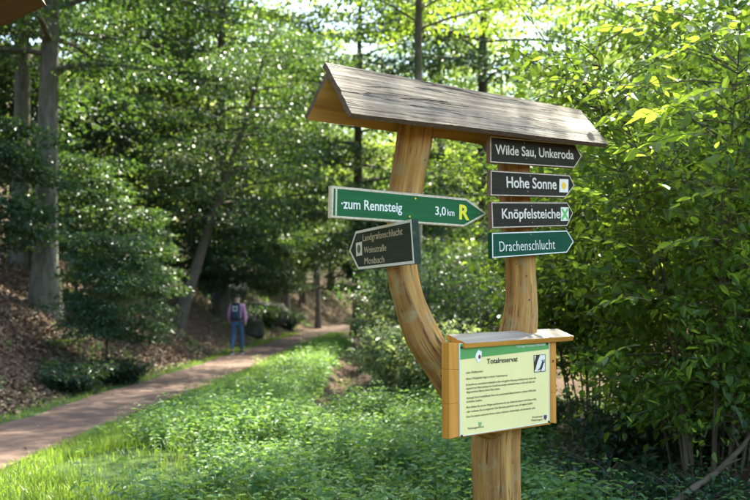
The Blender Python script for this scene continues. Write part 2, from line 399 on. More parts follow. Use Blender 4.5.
def gen_tree(height_, crown0, radius, limbs, per, leaves, L, tr, seed, lean=(0, 0), rise=.35, top=.12, spread=.38, leafmat='beech', barkmat='bark', seg=12, forks=0):
    global rng
    keep = rng; rng = np.random.default_rng(seed)
    T = Acc(); Cn = Acc()
    n = 14; t = np.linspace(0, 1, n)
    tx = lean[0] * t * height_ + .15 * np.sin(t * 5 + seed) * t * height_ * .06; ty = lean[1] * t * height_ + .15 * np.cos(t * 4 + seed * 2) * t * height_ * .06
    P = np.stack([tx, ty, t * height_ - .25], -1)
    rad = tr * (1 - .86 * t) * (1 + .55 * np.exp(-t * height_ * 1.8))
    V, Q, G = tube(P, rad, seg, .045); T.add(V, Q, 0, vec=G)
    for k in range(limbs):
        f = (k + rng.random()) / limbs
        z0 = crown0 + (height_ * .97 - crown0) * f
        prof = math.sin(math.pi * min(1, (1 - f) * .82 + .14)) ** .8 if f > .3 else .75 + .25 * f / .3
        ln = radius * max(prof, top) * rng.uniform(.7, 1.15)
        az = k * 2.399 + rng.normal(0, .35)
        b = np.array([np.interp(z0, P[:, 2], P[:, 0]), np.interp(z0, P[:, 2], P[:, 1]), z0])
        m = 6; s = np.linspace(0, 1, m)[:, None]
        dirv = np.array([math.cos(az), math.sin(az), 0])
        up = rise * (1 - .3 * f) + rng.normal(0, .1)
        side = np.array([-dirv[1], dirv[0], 0]) * rng.normal(0, .18)
        LP = b + dirv * s * ln + np.array([0, 0, 1]) * (up * s * ln - .22 * ln * s ** 2.2) + side * ln * s ** 2
        r0 = max(.012, np.interp(z0, P[:, 2], rad) * .42) * min(1, ln / radius + .3)
        V, Q, G = tube(LP, r0 * (1 - .85 * s[:, 0]), 6); T.add(V, Q, 0, vec=G)
        q = rng.uniform(.22, 1.03, per) ** .85
        C = np.stack([np.interp(q, s[:, 0], LP[:, i]) for i in range(3)], -1)
        sd = unit(np.cross(dirv, [0, 0, 1])) * rng.normal(0, .26, (per, 1)) * ln * (.35 + q[:, None])
        C0 = C.copy(); C = C + sd + np.array([0, 0, 1]) * rng.normal(0, .10 * ln ** .5, (per, 1)) + dirv * rng.normal(0, .1, (per, 1))
        for i in range(0, per, 2):
            mid = (C0[i] + C[i]) / 2 + [0, 0, .06]
            V, Q, G = tube([C0[i], mid, C[i]], [.012, .008, .004], 3); T.add(V, Q, 0, vec=G)
        out = unit(C - C0) * .6 + dirv * .6
        spray_leaves(Cn, C, out, leaves, spread * rng.uniform(.7, 1.3, per), L)
    rng = keep
    trunk, crown = T.mesh('trunk', vec=True), Cn.mesh('crown', smooth=False)
    trunk.materials.append(M[barkmat]); crown.materials.append(M[leafmat])
    return trunk, crown

PROTO = {}
def proto(key, *a, **k): PROTO[key] = gen_tree(*a, **k)
#            height crown0 radius limbs per leaves L trunk seed
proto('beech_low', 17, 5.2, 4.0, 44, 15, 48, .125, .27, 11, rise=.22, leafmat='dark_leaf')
proto('beech_tall', 20, 5.0, 5.0, 46, 15, 46, .135, .30, 12, rise=.4)
proto('slim_tree', 15, 3.2, 2.9, 32, 11, 22, .18, .15, 13, rise=.35)
proto('slim_dark', 16, 4.0, 3.2, 34, 11, 25, .18, .17, 14, rise=.3, leafmat='beech', barkmat='dark_bark')
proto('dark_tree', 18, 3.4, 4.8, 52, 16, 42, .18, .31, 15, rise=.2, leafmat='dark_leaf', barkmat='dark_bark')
proto('canopy', 20, 8.2, 5.8, 54, 16, 62, .135, .14, 19, rise=.3, leafmat='beech')
proto('slim_bare', 17, 8.5, 2.6, 24, 10, 22, .18, .15, 21, rise=.4, leafmat='beech', barkmat='dark_bark')
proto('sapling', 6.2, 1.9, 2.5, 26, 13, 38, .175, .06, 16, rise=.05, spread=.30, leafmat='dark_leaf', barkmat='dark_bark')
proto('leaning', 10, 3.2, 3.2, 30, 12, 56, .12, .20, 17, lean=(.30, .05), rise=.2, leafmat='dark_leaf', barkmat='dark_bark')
proto('hill_tree', 18, 1.5, 4.8, 44, 13, 20, .24, .24, 18, rise=.35, spread=.5, leafmat='far_leaf', barkmat='dark_bark')

def tree(kind, name, x, y, label, cat='tree', group=None, rz=0.0, s=1.0):
    t = empty(name, (x, y, H(x, y)), rz); t.scale = (s, s, s)
    tr, cr = PROTO[kind]
    o = bpy.data.objects.new('trunk', tr); COL.objects.link(o); o.parent = t
    o = bpy.data.objects.new('crown', cr); COL.objects.link(o); o.parent = t
    return tag(t, label, cat, group)
def tx(px, Y): return (px - 375) / F * Y

tree('beech_low', 'beech_tree', tx(46, 24), 24, 'thick grey beech trunk on the leaf-strewn bank beside the path, the larger of two', group='beeches on the bank', rz=.4, s=1.05)
tree('beech_low', 'beech_tree', tx(19, 27), 27, 'narrower grey beech trunk just left of and behind the thick one on the bank', group='beeches on the bank', rz=2.2)
tree('leaning', 'leaning_tree', tx(177, 34), 34, 'leaning grey trunk on the bank behind the hiker, tilting towards the path', rz=.1)
tree('slim_dark', 'slim_tree', tx(149, 46), 46, 'slender dark trunk, left of a close pair against bright foliage', group='slender trunks in the wood', rz=1)
tree('slim_dark', 'slim_tree', tx(160, 48), 48, 'slender dark trunk, right of a close pair against bright foliage', group='slender trunks in the wood', rz=2.5)
tree('leaning', 'leaning_tree', tx(86, 42), 42, 'crooked dark tree high on the bank behind the thick beech', rz=-.3, s=1.2)
tree('dark_tree', 'shade_tree', tx(222, 42), 42, 'dark trunked tree on the bank above the walking hiker', rz=.6)
tree('slim_tree', 'slim_tree', tx(243, 50), 50, 'slender tree beside the path just beyond the hiker', group='slender trunks in the wood', rz=3)
tree('slim_dark', 'slim_tree', tx(287, 56), 56, 'slender dark trunk at the bend of the path beyond the rocks', group='slender trunks in the wood', rz=4)
tree('dark_tree', 'shade_tree', tx(331, 80), 80, 'distant dark trunk standing where the path disappears', rz=5)
tree('dark_tree', 'shade_tree', tx(359, 46), 46, 'dark trunk right of the path, behind the two left-hand signs', rz=1.9)
tree('beech_tall', 'beech_tree', tx(440, 60), 60, 'tall leafy tree rising behind the left half of the signpost roof', rz=.2)
tree('hill_tree', 'hill_tree', tx(400, 74), 74, 'sunlit tree far behind the left end of the signpost roof', rz=2)
tree('beech_tall', 'beech_tree', tx(640, 62), 62, 'sunlit tree far behind the right end of the signpost roof', rz=3, s=.95)
tree('dark_tree', 'shade_tree', tx(548, 84), 84, 'hazy bluish green tree showing above the middle of the signpost roof', rz=2.4, s=.95)
tree('beech_tall', 'beech_tree', tx(735, 42), 42, 'tall leafy tree behind the big shrub at the right picture edge', rz=1)
tree('sapling', 'beech_sapling', tx(108, 21), 21, 'low bluish green beech sapling in front of the thick trunk on the bank', group='saplings on the bank', rz=0, s=.50)
tree('sapling', 'beech_sapling', tx(188, 37), 37, 'bluish green beech sapling hanging over the bank behind the hiker', group='saplings on the bank', rz=1.3, s=.8)
tree('sapling', 'beech_sapling', tx(300, 64), 64, 'small leafy tree beside the far bend of the path', rz=3.6, s=1.2)
tree('sapling', 'beech_sapling', tx(395, 38), 38, 'leafy young tree behind the curved left limb of the signpost', rz=4.6, s=.95)
tree('canopy', 'beech_tree', 1.1, 27.5, 'tall thin tree added directly behind the left limb of the signpost to shade the path', rz=.9, s=1.08)  # added tree; its high crown shades the path and the bank
tree('dark_tree', 'shade_tree', 4.6, 43, 'dark leafy tree behind the shrubs to the right of the signpost', rz=.9, s=1.1)
tree('hill_tree', 'hill_tree', tx(480, 92), 92, 'sunlit tree on the far slope above the roof ridge, left of the bluish one', rz=.3, s=1.35)
tree('hill_tree', 'hill_tree', tx(600, 100), 100, 'sunlit tree on the far slope above the right half of the roof', rz=1.3, s=1.5)
tree('sapling', 'beech_sapling', tx(-4, 30), 30, 'leafy young tree on top of the bank between the left picture edge and the beeches', rz=.6, s=1.0)
tree('sapling', 'beech_sapling', tx(96, 36), 36, 'leafy young tree on top of the bank behind the beech sapling', rz=3.3, s=1.0)
tree('sapling', 'beech_sapling', tx(258, 60), 60, 'leafy young tree growing above the boulders at the bend', rz=5.3, s=1.1)
tree('dark_tree', 'shade_tree', -12.5, 33, 'dark tree on top of the bank at the left picture edge', rz=5.1, s=1.0)
tree('canopy', 'beech_tree', 6.9, 17.4, 'unseen tall beech added beyond the right picture edge to shade the signpost', rz=2.5, s=1.0)  # added out of view to keep most sun off the roof and signs
tree('sapling', 'beech_sapling', tx(132, 27), 27, 'bluish green sapling on the bank between the thick beech and the leaning trunk', rz=2.2, s=.55)
tree('sapling', 'beech_sapling', tx(222, 40), 40, 'dark sapling on the bank directly above the head of the hiker', rz=4.2, s=.8)
tree('sapling', 'beech_sapling', tx(270, 52), 52, 'dark sapling in front of the boulders at the bend', rz=1.2, s=.8)
tree('sapling', 'beech_sapling', tx(76, 27), 27, 'bluish green sapling right behind the thick beech trunk', rz=.4, s=.62)
tree('sapling', 'beech_sapling', tx(-6, 22), 22, 'dark sapling cut off by the left picture edge beside the beeches', rz=1.4, s=.62)
for k, (px, Y, rz_, lb) in enumerate([(118, 44, .5, 'slim dark trunk between the thick beech and the close pair of slender trunks'), (193, 52, 1.5, 'slim dark trunk above the top of the leaning tree'),
        (207, 47, 2.5, 'slim dark trunk left of the dark tree above the hiker'), (262, 62, 3.5, 'slim dark trunk standing over the boulders at the bend'),
        (304, 66, 4.5, 'slim dark trunk left of the gable end of the signpost roof'), (70, 38, 5.5, 'slim dark trunk immediately right of the thick beech'),
        (318, 58, .9, 'slim dark trunk just left of the green sign pointing right')]):
    tree('slim_bare', 'slim_tree', tx(px, Y), Y, lb, group='slender trunks in the wood', rz=rz_, s=.9 + .05 * (k % 4))
# unseen trees added just outside the view so their crowns shade the clearing
tree('beech_tall', 'beech_tree', -11, 12, 'unseen tall beech added beyond the left picture edge to shade the path', rz=1)
tree('beech_low', 'beech_tree', -9.5, 17.5, 'unseen beech added beyond the left picture edge to darken the bank', rz=4)
tree('dark_tree', 'shade_tree', -8.6, 8.5, 'unseen dark tree added beyond the left picture edge near the shelter for shade', rz=2)
tree('dark_tree', 'shade_tree', -8.0, 1.0, 'unseen dark tree added beside the viewer across the path to block light', rz=3)

# far wood: one leafy mass
def far_wood():
    global rng
    keep = rng; rng = np.random.default_rng(5)
    a = Acc()
    spots = []
    for k in range(125):
        y = rng.uniform(62, 120) if k > 40 else rng.uniform(95, 125)
        x = rng.uniform(-.46, .46) * y + rng.normal(0, 3)
        if abs(x - path_c(y)) < 2.5 and y < 95: continue
        spots.append((x, y, rng.uniform(11, 21)))
    for x, y, h in spots:
        z = H(x, y); h = h * (1.25 if y > 95 else 1); r = rng.uniform(2.3, 4)
        V, Q, G = tube([(x, y, z - .3), (x + rng.normal(0, .2), y, z + h * .5), (x + rng.normal(0, .5), y, z + h * .92)], [.22, .15, .04], 6); a.add(V, Q, 1, vec=G)
        k = 62
        u = rng.random(k); th = rng.uniform(0, 2 * np.pi, k)
        zz = z + h * (.10 + .9 * u); rr = r * np.sqrt(rng.uniform(.1, 1, k)) * np.sin(np.pi * np.clip(.12 + .86 * u, 0, 1)) ** .6
        C = np.stack([x + rr * np.cos(th), y + rr * np.sin(th), zz], -1)
        out = np.stack([np.cos(th), np.sin(th), 0 * th], -1)
        spray_leaves(a, C, out, 13, .60, .40, nj=.7)
    rng = keep
    o = link('forest', a.mesh('forest', smooth=False, vec=True), [M['far_leaf'], M['dark_bark']])
    tag(o, 'sunlit wood closing the view behind the path and signpost', 'wood', kind='stuff')
far_wood()

# ------------------------------------------------------------------ shrubs
def gen_shrub(h, r, stems, twigs, leaves, L, seed, leafmat='hazel', arch=.5, detail=6, spread=.2, base=.15):
    global rng
    keep = rng; rng = np.random.default_rng(seed)
    S = Acc(); Fo = Acc()
    for k in range(stems):
        az = k * 2.399 + rng.normal(0, .4); ln = h * rng.uniform(.65, 1.05); out = r * rng.uniform(.3, 1.0)
        s = np.linspace(0, 1, 7)[:, None]; dv = np.array([math.cos(az), math.sin(az), 0])
        P = dv * (rng.uniform(.06, .22) * r + out * s ** 1.5) + np.array([0, 0, 1]) * (ln * (s - arch * .35 * s ** 3) - .12) + rng.normal(0, .03 * h / 3, (7, 3)) * s
        V, Q, G = tube(P, (.006 + .0016 * h) * (1 - .85 * s[:, 0]), 5); S.add(V, Q, 0, vec=G)
        q = rng.uniform(base, 1.0, twigs)
        C0 = np.stack([np.interp(q, s[:, 0], P[:, i]) for i in range(3)], -1)
        ta = rng.uniform(0, 2 * np.pi, twigs); tl = r * rng.uniform(.12, .5, twigs)
        td = np.stack([np.cos(ta), np.sin(ta), rng.uniform(-.15, .6, twigs)], -1) + dv * .5
        C = C0 + unit(td) * tl[:, None]
        for i in range(twigs):
            V, Q, G = tube([C0[i], (C0[i] + C[i]) / 2 + [0, 0, .03], C[i] + unit(td[i]) * .08], [.007, .005, .003], 3); S.add(V, Q, 0, vec=G)
        # leaves along the twig, alternating sides
        u = rng.uniform(.25, 1.15, (twigs, leaves, 1))
        c = C0[:, None] + (C - C0)[:, None] * u + rng.normal(0, spread * .35, (twigs, leaves, 3))
        d = unit(td)[:, None] * .5 + rng.normal(0, .6, (twigs, leaves, 3)); d[..., 2] -= .25
        nn = np.array([0, 0, 1.0]) + rng.normal(0, .42, (twigs, leaves, 3)) + dv * .15
        c = c.reshape(-1, 3); l_ = L * rng.uniform(.45, 1.4, len(c)) * np.repeat(rng.uniform(.7, 1.25, twigs), leaves)
        v = np.clip(np.repeat(rng.normal(.45, .2, twigs), leaves) + rng.normal(0, .18, len(c)), 0, 1)
        add_leaves(Fo, c, d.reshape(-1, 3), nn.reshape(-1, 3), l_, l_ * rng.uniform(.5, .68, len(c)), detail, 0, v)
    rng = keep
    st, fo = S.mesh('stem', vec=True), Fo.mesh('foliage', smooth=False)
    st.materials.append(M['twig']); fo.materials.append(M[leafmat])
    return st, fo
SH = {
    'tall': gen_shrub(4.8, 2.1, 19, 54, 26, .082, 31, 'hazel'),
    'tall_b': gen_shrub(4.6, 1.9, 18, 54, 26, .078, 32, 'hazel', arch=.7, base=.28),
    'high': gen_shrub(6.4, 2.2, 16, 62, 26, .088, 37, 'hazel', arch=.5, base=.3),
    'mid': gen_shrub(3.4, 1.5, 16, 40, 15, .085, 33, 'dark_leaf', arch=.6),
    'pale': gen_shrub(1.35, .75, 18, 24, 12, .075, 34, 'lightened_leaf', arch=.6, spread=.14),
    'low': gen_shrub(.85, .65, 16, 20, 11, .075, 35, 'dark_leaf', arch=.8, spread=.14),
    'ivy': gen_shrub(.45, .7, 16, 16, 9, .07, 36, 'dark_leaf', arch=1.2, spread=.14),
}
def shrub(kind, name, x, y, label, cat='shrub', group=None, rz=0, s=1.0, sz=None):
    t = empty(name, (x, y, H(x, y)), rz); t.scale = (s, s, sz or s)
    for nm, me in zip(('stem', 'foliage'), SH[kind]):
        o = bpy.data.objects.new(nm, me); COL.objects.link(o); o.parent = t
    return tag(t, label, cat, group)

big = shrub('tall', 'hazel_shrub', 3.05, 9.6, 'big broad-leaved shrub right of the signs with glowing yellow-green leaf sprays', rz=.3, s=1.02)
shrub('tall_b', 'hazel_shrub', 4.5, 10.6, 'leafy shrub at the right picture edge above the fallen branch', rz=2.0, s=1.05)
shrub('tall_b', 'hazel_shrub', 2.6, 12.5, 'leafy shrub directly behind the four stacked direction signs', rz=4.0, s=.98)
shrub('tall', 'hazel_shrub', 6.2, 16.0, 'leafy shrub behind the front ones, lit from behind at the right', rz=5.0, s=.85)
shrub('tall', 'hazel_shrub', 8.3, 23.0, 'sunlit thicket shrub far right behind the dark undergrowth', rz=1.0, s=.8)
shrub('high', 'hazel_shrub', 5.0, 12.6, 'tallest shrub at the right, its leaves filling the upper right corner', rz=2.2, s=1.0)
shrub('mid', 'dense_shrub', 1.55, 21.0, 'dense bluish green shrub between the two limbs of the signpost', rz=.5, s=1.0)
shrub('mid', 'dense_shrub', 2.9, 23.0, 'dense dark shrub just behind the right limb of the signpost', rz=2.5, s=1.15)
shrub('mid', 'dense_shrub', .75, 28.0, 'dense dark shrub behind the sign pointing left', rz=4.5, s=1.05)
shrub('mid', 'dense_shrub', 2.1, 31.0, 'dark green shrub far between the limbs of the signpost', rz=1.5, s=1.3)
shrub('pale', 'pale_bush', .62, 17.3, 'pale sunlit bush left of the curved limb beside the muddy ditch', group='pale bushes along the ditch', rz=0, s=1.25)
shrub('pale', 'pale_bush', 1.35, 16.2, 'pale green bush directly below the curved limb of the signpost', group='pale bushes along the ditch', rz=2, s=1.2)
shrub('pale', 'pale_bush', .5, 21.5, 'second pale bush along the ditch, behind the sunlit one', group='pale bushes along the ditch', rz=3, s=1.05)
shrub('pale', 'pale_bush', .35, 27.5, 'farther silvery green bush near the end of the ditch', group='pale bushes along the ditch', rz=4, s=1.1)
shrub('pale', 'pale_bush', .15, 34.5, 'farthest silvery green bush beside the dark trunk right of the path', group='pale bushes along the ditch', rz=5, s=1.2)
shrub('low', 'low_shrub', 1.9, 13.2, 'dark low shrub just right of the wooden base post', rz=1)
shrub('low', 'low_shrub', 2.7, 10.6, 'dark leafy low shrub right of the information board in deep shade', rz=3, s=1.0)
shrub('low', 'low_shrub', tx(262, 47), 47.2, 'low bush spreading over the larger boulder at the bend', rz=.5, s=1.5)
shrub('low', 'low_shrub', tx(230, 44), 44, 'low bush between the boulders and the hiker', rz=.9, s=1.3)
shrub('low', 'low_shrub', tx(286, 53), 53, 'low bush at the edge of the path bend beyond the boulders', rz=1.9, s=1.4)
shrub('low', 'low_shrub', tx(72, 19), 19, 'low mossy green bush at the foot of the leaf-strewn bank', rz=2, s=1.0)
shrub('ivy', 'ivy_clump', 2.55, 8.9, 'low dark ivy right below the information board beside the base post', rz=.4)
shrub('ivy', 'ivy_clump', 3.95, 10.0, 'low dark ivy at the right picture edge behind the fallen branch', rz=2.4, s=1.2)
shrub('ivy', 'ivy_clump', 2.2, 10.2, 'low dark ivy in the shade between base post and shrub stems', rz=3.4, s=1.2)
shrub('low', 'low_shrub', 3.7, 10.9, 'dark low shrub hiding the stems at the lower right', rz=2, s=.95)
shrub('low', 'low_shrub', tx(120, 21), 21, 'low green bush on the bank right of the thick beech', rz=4, s=.9)

# ------------------------------------------------------------------ leaves of the big shrub that stand out one by one
def sprig_leaf_mesh():
    a = Acc()
    t = np.array([0, .14, .32, .52, .72, .88, 1.0]); wd = np.array([.0, .30, .46, .44, .30, .13, 0]); z = -.10 * t ** 2
    mid = np.stack([0 * t, t, z], -1); rr = np.stack([wd * .58, t + .02, z + wd * .10], -1); ll = rr * [-1, 1, 1]
    V = np.concatenate([mid, rr[1:-1], ll[1:-1]]); n = len(t); k = n - 2
    Fq = []; Ft = []
    for sgn, b in ((1, n), (-1, n + k)):
        for i in range(n - 1):
            q = [i, i + 1] + ([b + i] if i < k else []) + ([b + i - 1] if i > 0 else [])
            q = q if sgn < 0 else q[::-1]
            (Fq if len(q) == 4 else Ft).append(q)
    a.add(V, Fq, 0, .6); a.add(np.zeros((0, 3)), np.array(Ft) - a.n, 0, .6) if False else None
    me = bpy.data.meshes.new('leaf'); me.from_pydata([tuple(v) for v in V], [], [tuple(q) for q in Fq + Ft]); me.update()
    at_ = me.attributes.new('val', 'FLOAT', 'FACE'); at_.data.foreach_set('value', np.full(len(me.polygons), .75, np.float32))
    me.materials.append(M['hazel']); return me
LEAF = sprig_leaf_mesh()
inv = Matrix.Translation(big.location) @ Matrix.Rotation(big.rotation_euler.z, 4, 'Z') @ Matrix.Diagonal((*big.scale, 1)); inv = inv.inverted()
def sprig(p0, p1, n, L, lvl):
    """an arching leafy twig from p0 to p1; leaves in opposite pairs"""
    p0, p1 = Vector(p0), Vector(p1); mid = (p0 + p1) / 2 + Vector((0, 0, .10))
    pts = [p0.lerp(mid, t / 4).lerp(mid.lerp(p1, t / 4), t / 4) for t in range(5)]
    V, Q, G = tube([tuple(inv @ p) for p in pts], [.004, .0035, .003, .0025, .002], 5); a = Acc(); a.add(V, Q, 0, vec=G)
    link('twig', a.mesh('twig', vec=True), [M['twig']], big)
    ax = (p1 - p0).normalized(); side = ax.cross(Vector((0, 0, 1))).normalized()
    for i in range(n):
        t = .15 + .85 * (i // 2 * 2 + 1) / n
        b = p0.lerp(mid, t).lerp(mid.lerp(p1, t), t)
        sg = 1 if i % 2 else -1
        if i == n - 1: sg = 0
        d = (ax * .75 + side * sg * .8 + Vector(rng.normal(0, .18, 3)) + Vector((0, 0, -.18))).normalized()
        nrm = (Vector((.15, .55, 1)) + Vector(rng.normal(0, .28, 3))).normalized()
        s_ = d.cross(nrm).normalized(); nrm = s_.cross(d)
        l = L * rng.uniform(.8, 1.2)
        m = Matrix(((s_.x, d.x, nrm.x, b.x), (s_.y, d.y, nrm.y, b.y), (s_.z, d.z, nrm.z, b.z), (0, 0, 0, 1))) @ Matrix.Diagonal((l, l, l, 1))
        o = bpy.data.objects.new('leaf', LEAF); COL.objects.link(o); o.parent = big; o.matrix_local = inv @ m
for (a0, a1, n, L) in [((735, 88, 8.0), (668, 112, 7.7), 9, .155), ((700, 110, 7.9), (640, 118, 7.6), 9, .15), ((715, 135, 7.8), (640, 150, 7.5), 9, .15),
                       ((690, 150, 8.2), (630, 135, 7.8), 8, .12), ((640, 112, 8.4), (596, 128, 8.1), 8, .13), ((660, 165, 8.2), (612, 150, 8.0), 8, .12),
                       ((600, 66, 8.6), (530, 62, 8.3), 9, .085), ((600, 88, 8.6), (535, 82, 8.3), 9, .08), ((660, 40, 8.5), (600, 28, 8.2), 9, .10),
                       ((690, 20, 8.5), (625, 5, 8.2), 9, .10), ((700, 55, 8.6), (650, 60, 8.3), 9, .11), ((650, 88, 8.6), (590, 96, 8.3), 9, .09),
                       ((620, 210, 8.4), (578, 190, 8.2), 8, .10), ((640, 255, 8.4), (585, 240, 8.2), 8, .10), ((650, 300, 8.4), (590, 310, 8.2), 8, .11),
                       ((640, 345, 8.6), (590, 372, 8.4), 8, .10), ((740, 190, 8.6), (680, 205, 8.3), 9, .11), ((745, 30, 8.6), (690, 45, 8.4), 9, .11),
                       ((720, 240, 8.6), (660, 250, 8.3), 9, .10)]:
    sprig(at(a0[0], a0[1], a0[2] * .90), at(a1[0], a1[1], a1[2] * .90), n, L * .93, 0)

# ------------------------------------------------------------------ ground cover
def scatter_xy(n, x0, x1, y0, y1, keep_fn):
    x = rng.uniform(x0, x1, n); y = np.sqrt(rng.uniform(y0 ** 2, y1 ** 2, n)) if y0 > 0 else rng.uniform(y0, y1, n)
    k = keep_fn(x, y); return x[k], y[k]
def in_view(x, y, m=1.0): return np.abs(x) < y * .37 + m

def make_grass():
    a = Acc()
    def blades(x, y, h, wd):
        n = len(x); z = height(x, y) - .01
        az = rng.uniform(0, 2 * np.pi, n); b = np.stack([np.cos(az), np.sin(az), 0 * az], -1); s = np.stack([-b[:, 1], b[:, 0], 0 * az], -1)
        p = np.stack([x, y, z], -1); bend = rng.uniform(.1, .75, n)[:, None]; h = h[:, None]; wd = np.broadcast_to(wd, (n,))[:, None]
        up = np.array([0, 0, 1.0])
        V = np.stack([p - s * wd * .5, p + s * wd * .5, p + up * h * .55 + b * h * bend * .3 + s * wd * .4, p + up * h * .55 + b * h * bend * .3 - s * wd * .4,
                      p + up * h * (1 - .35 * bend) + b * h * bend], 1).reshape(-1, 3)
        i = np.arange(n)[:, None] * 5; v = rng.random(n)
        st = a.n
        a.add(V, i + [0, 1, 2, 3], 0, v)
        a.f.append((i + [3, 2, 4] + st).ravel()); a.ft.append(np.full(n, 3, np.int32)); a.m.append(np.zeros(n, np.int32)); a.attr.append(v.astype(np.float32))
    right = lambda x, y: x - path_c(y) - .74
    # near meadow
    x, y = scatter_xy(90000, -4.2, .8, 7.6, 14.5, lambda x, y: (right(x, y) > -.03 - .06 * rng.random(len(x))) & in_view(x, y, 1.4) & ((right(x, y) < 1.3 + .9 * np.sin(y) ) | (y < 10.2 - .55 * (x + 3) + .3 * np.sin(x * 3)) | (rng.random(len(x)) < .10)))
    blades(x, y, rng.uniform(.05, .19, len(x)) * (.55 + .45 * np.clip(right(x, y) * 2, 0, 1)), .006)
    # right verge running along the path
    x, y = scatter_xy(42000, -4.2, 0, 14, 50, lambda x, y: (right(x, y) > -.04) & (x < -1.1) & (right(x, y) < .85 + .3 * np.sin(y * .9) + .1 * rng.random(len(x))))
    blades(x, y, rng.uniform(.05, .16, len(x)), .009)
    # left verge
    x, y = scatter_xy(42000, -7, -3, 8, 50, lambda x, y: (-right(x, y) - 1.48 > -.05) & (-right(x, y) - 1.48 < .42 + .2 * np.sin(y * .8) + .12 * rng.random(len(x))))
    blades(x, y, rng.uniform(.04, .14, len(x)), .009)
    # tufts in the cover
    x, y = scatter_xy(9000, -3, 5.5, 7, 24, lambda x, y: in_view(x, y) & (x > path_c(y) + 1.2) & (wob(x, y, 1.4) > .55))
    blades(x, y, rng.uniform(.12, .34, len(x)), .008)
    o = link('grass', a.mesh('grass', smooth=False), [M['grass']])
    tag(o, 'short bright grass along both verges of the path and the near meadow', 'grass', kind='stuff')
make_grass()

def make_nettles():
    a = Acc()
    def plants(x, y, h, L, whorls=6):
        n = len(x); z = height(x, y); cl = np.clip(.85 + .32 * wob(x, y, .9) + .2 * wob(y, x, 2.3), .35, 1.6); h = h * cl; L = L * (.75 + .25 * cl)
        lean = rng.normal(0, .12, (n, 2))
        k = np.arange(whorls); f = (k + 1.2) / (whorls + .2)
        hh = h[:, None] * f[None]
        base = np.stack([x[:, None] + lean[:, :1] * hh, y[:, None] + lean[:, 1:] * hh, z[:, None] + hh], -1)     # n,w,3
        az0 = rng.uniform(0, np.pi, n)[:, None] + k[None] * np.pi / 2 + rng.normal(0, .2, (n, whorls))
        for sgn in (0, np.pi):
            az = az0 + sgn
            d = np.stack([np.cos(az), np.sin(az), np.broadcast_to(.15 - .5 * (1 - f)[None], az.shape) + rng.normal(0, .18, az.shape)], -1)
            pet = base + unit(d) * .015
            ln = L[:, None] * np.where(f > .85, .55, 1 - .25 * np.abs(f - .55))[None] * rng.uniform(.8, 1.2, az.shape)
            nn = np.array([0, 0, 1.0]) + .35 * d * np.array([1, 1, 0]) + rng.normal(0, .22, d.shape)
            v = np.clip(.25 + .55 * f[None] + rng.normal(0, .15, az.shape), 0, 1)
            add_leaves(a, pet.reshape(-1, 3), d.reshape(-1, 3), nn.reshape(-1, 3), ln.ravel(), ln.ravel() * .58, 6, 0, v.ravel(), droop=.2)
        # stems
        s = np.array([.005, 0, 0])
        p0 = np.stack([x, y, z - .02], -1); p1 = base[:, -1]
        V = np.stack([p0 - s, p0 + s, p1], 1).reshape(-1, 3); i = np.arange(n)[:, None] * 3
        a.add(V, i + [0, 1, 2], 0, .3)
    nr = lambda x, y: x - path_c(y) - .74
    def zone(x, y):
        inner = np.where(y < 14, 1.15 + .5 * np.sin(y * 1.3) + np.clip(12 - y, 0, 5) * .32, .75 + .25 * np.sin(y * .9))
        outer = np.where(y < 15.3 + .5 * np.sin(x * 2), 1.75 - .03 * (y - 8), -1.08 + .1 * np.sin(y))
        return (nr(x, y) > inner + rng.normal(0, .25, len(x))) & (x < outer + rng.normal(0, .12, len(x))) & in_view(x, y, 1.5)
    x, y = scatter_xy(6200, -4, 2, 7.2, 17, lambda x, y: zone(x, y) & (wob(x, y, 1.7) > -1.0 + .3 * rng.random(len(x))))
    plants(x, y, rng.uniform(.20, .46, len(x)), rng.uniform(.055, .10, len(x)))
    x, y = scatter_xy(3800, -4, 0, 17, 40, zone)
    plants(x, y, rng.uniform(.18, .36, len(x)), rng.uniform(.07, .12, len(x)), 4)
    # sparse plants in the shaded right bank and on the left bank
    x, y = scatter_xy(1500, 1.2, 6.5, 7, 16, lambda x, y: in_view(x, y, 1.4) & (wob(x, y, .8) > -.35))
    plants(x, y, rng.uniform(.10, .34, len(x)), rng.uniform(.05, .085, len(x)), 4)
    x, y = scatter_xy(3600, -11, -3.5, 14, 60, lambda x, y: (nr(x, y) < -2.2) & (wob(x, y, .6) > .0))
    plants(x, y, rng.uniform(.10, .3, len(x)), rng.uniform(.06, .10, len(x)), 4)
    o = link('undergrowth', a.mesh('undergrowth', smooth=False), [M['nettle']])
    tag(o, 'knee-high nettles and leafy ground cover between path and signpost', 'undergrowth', kind='stuff')
make_nettles()

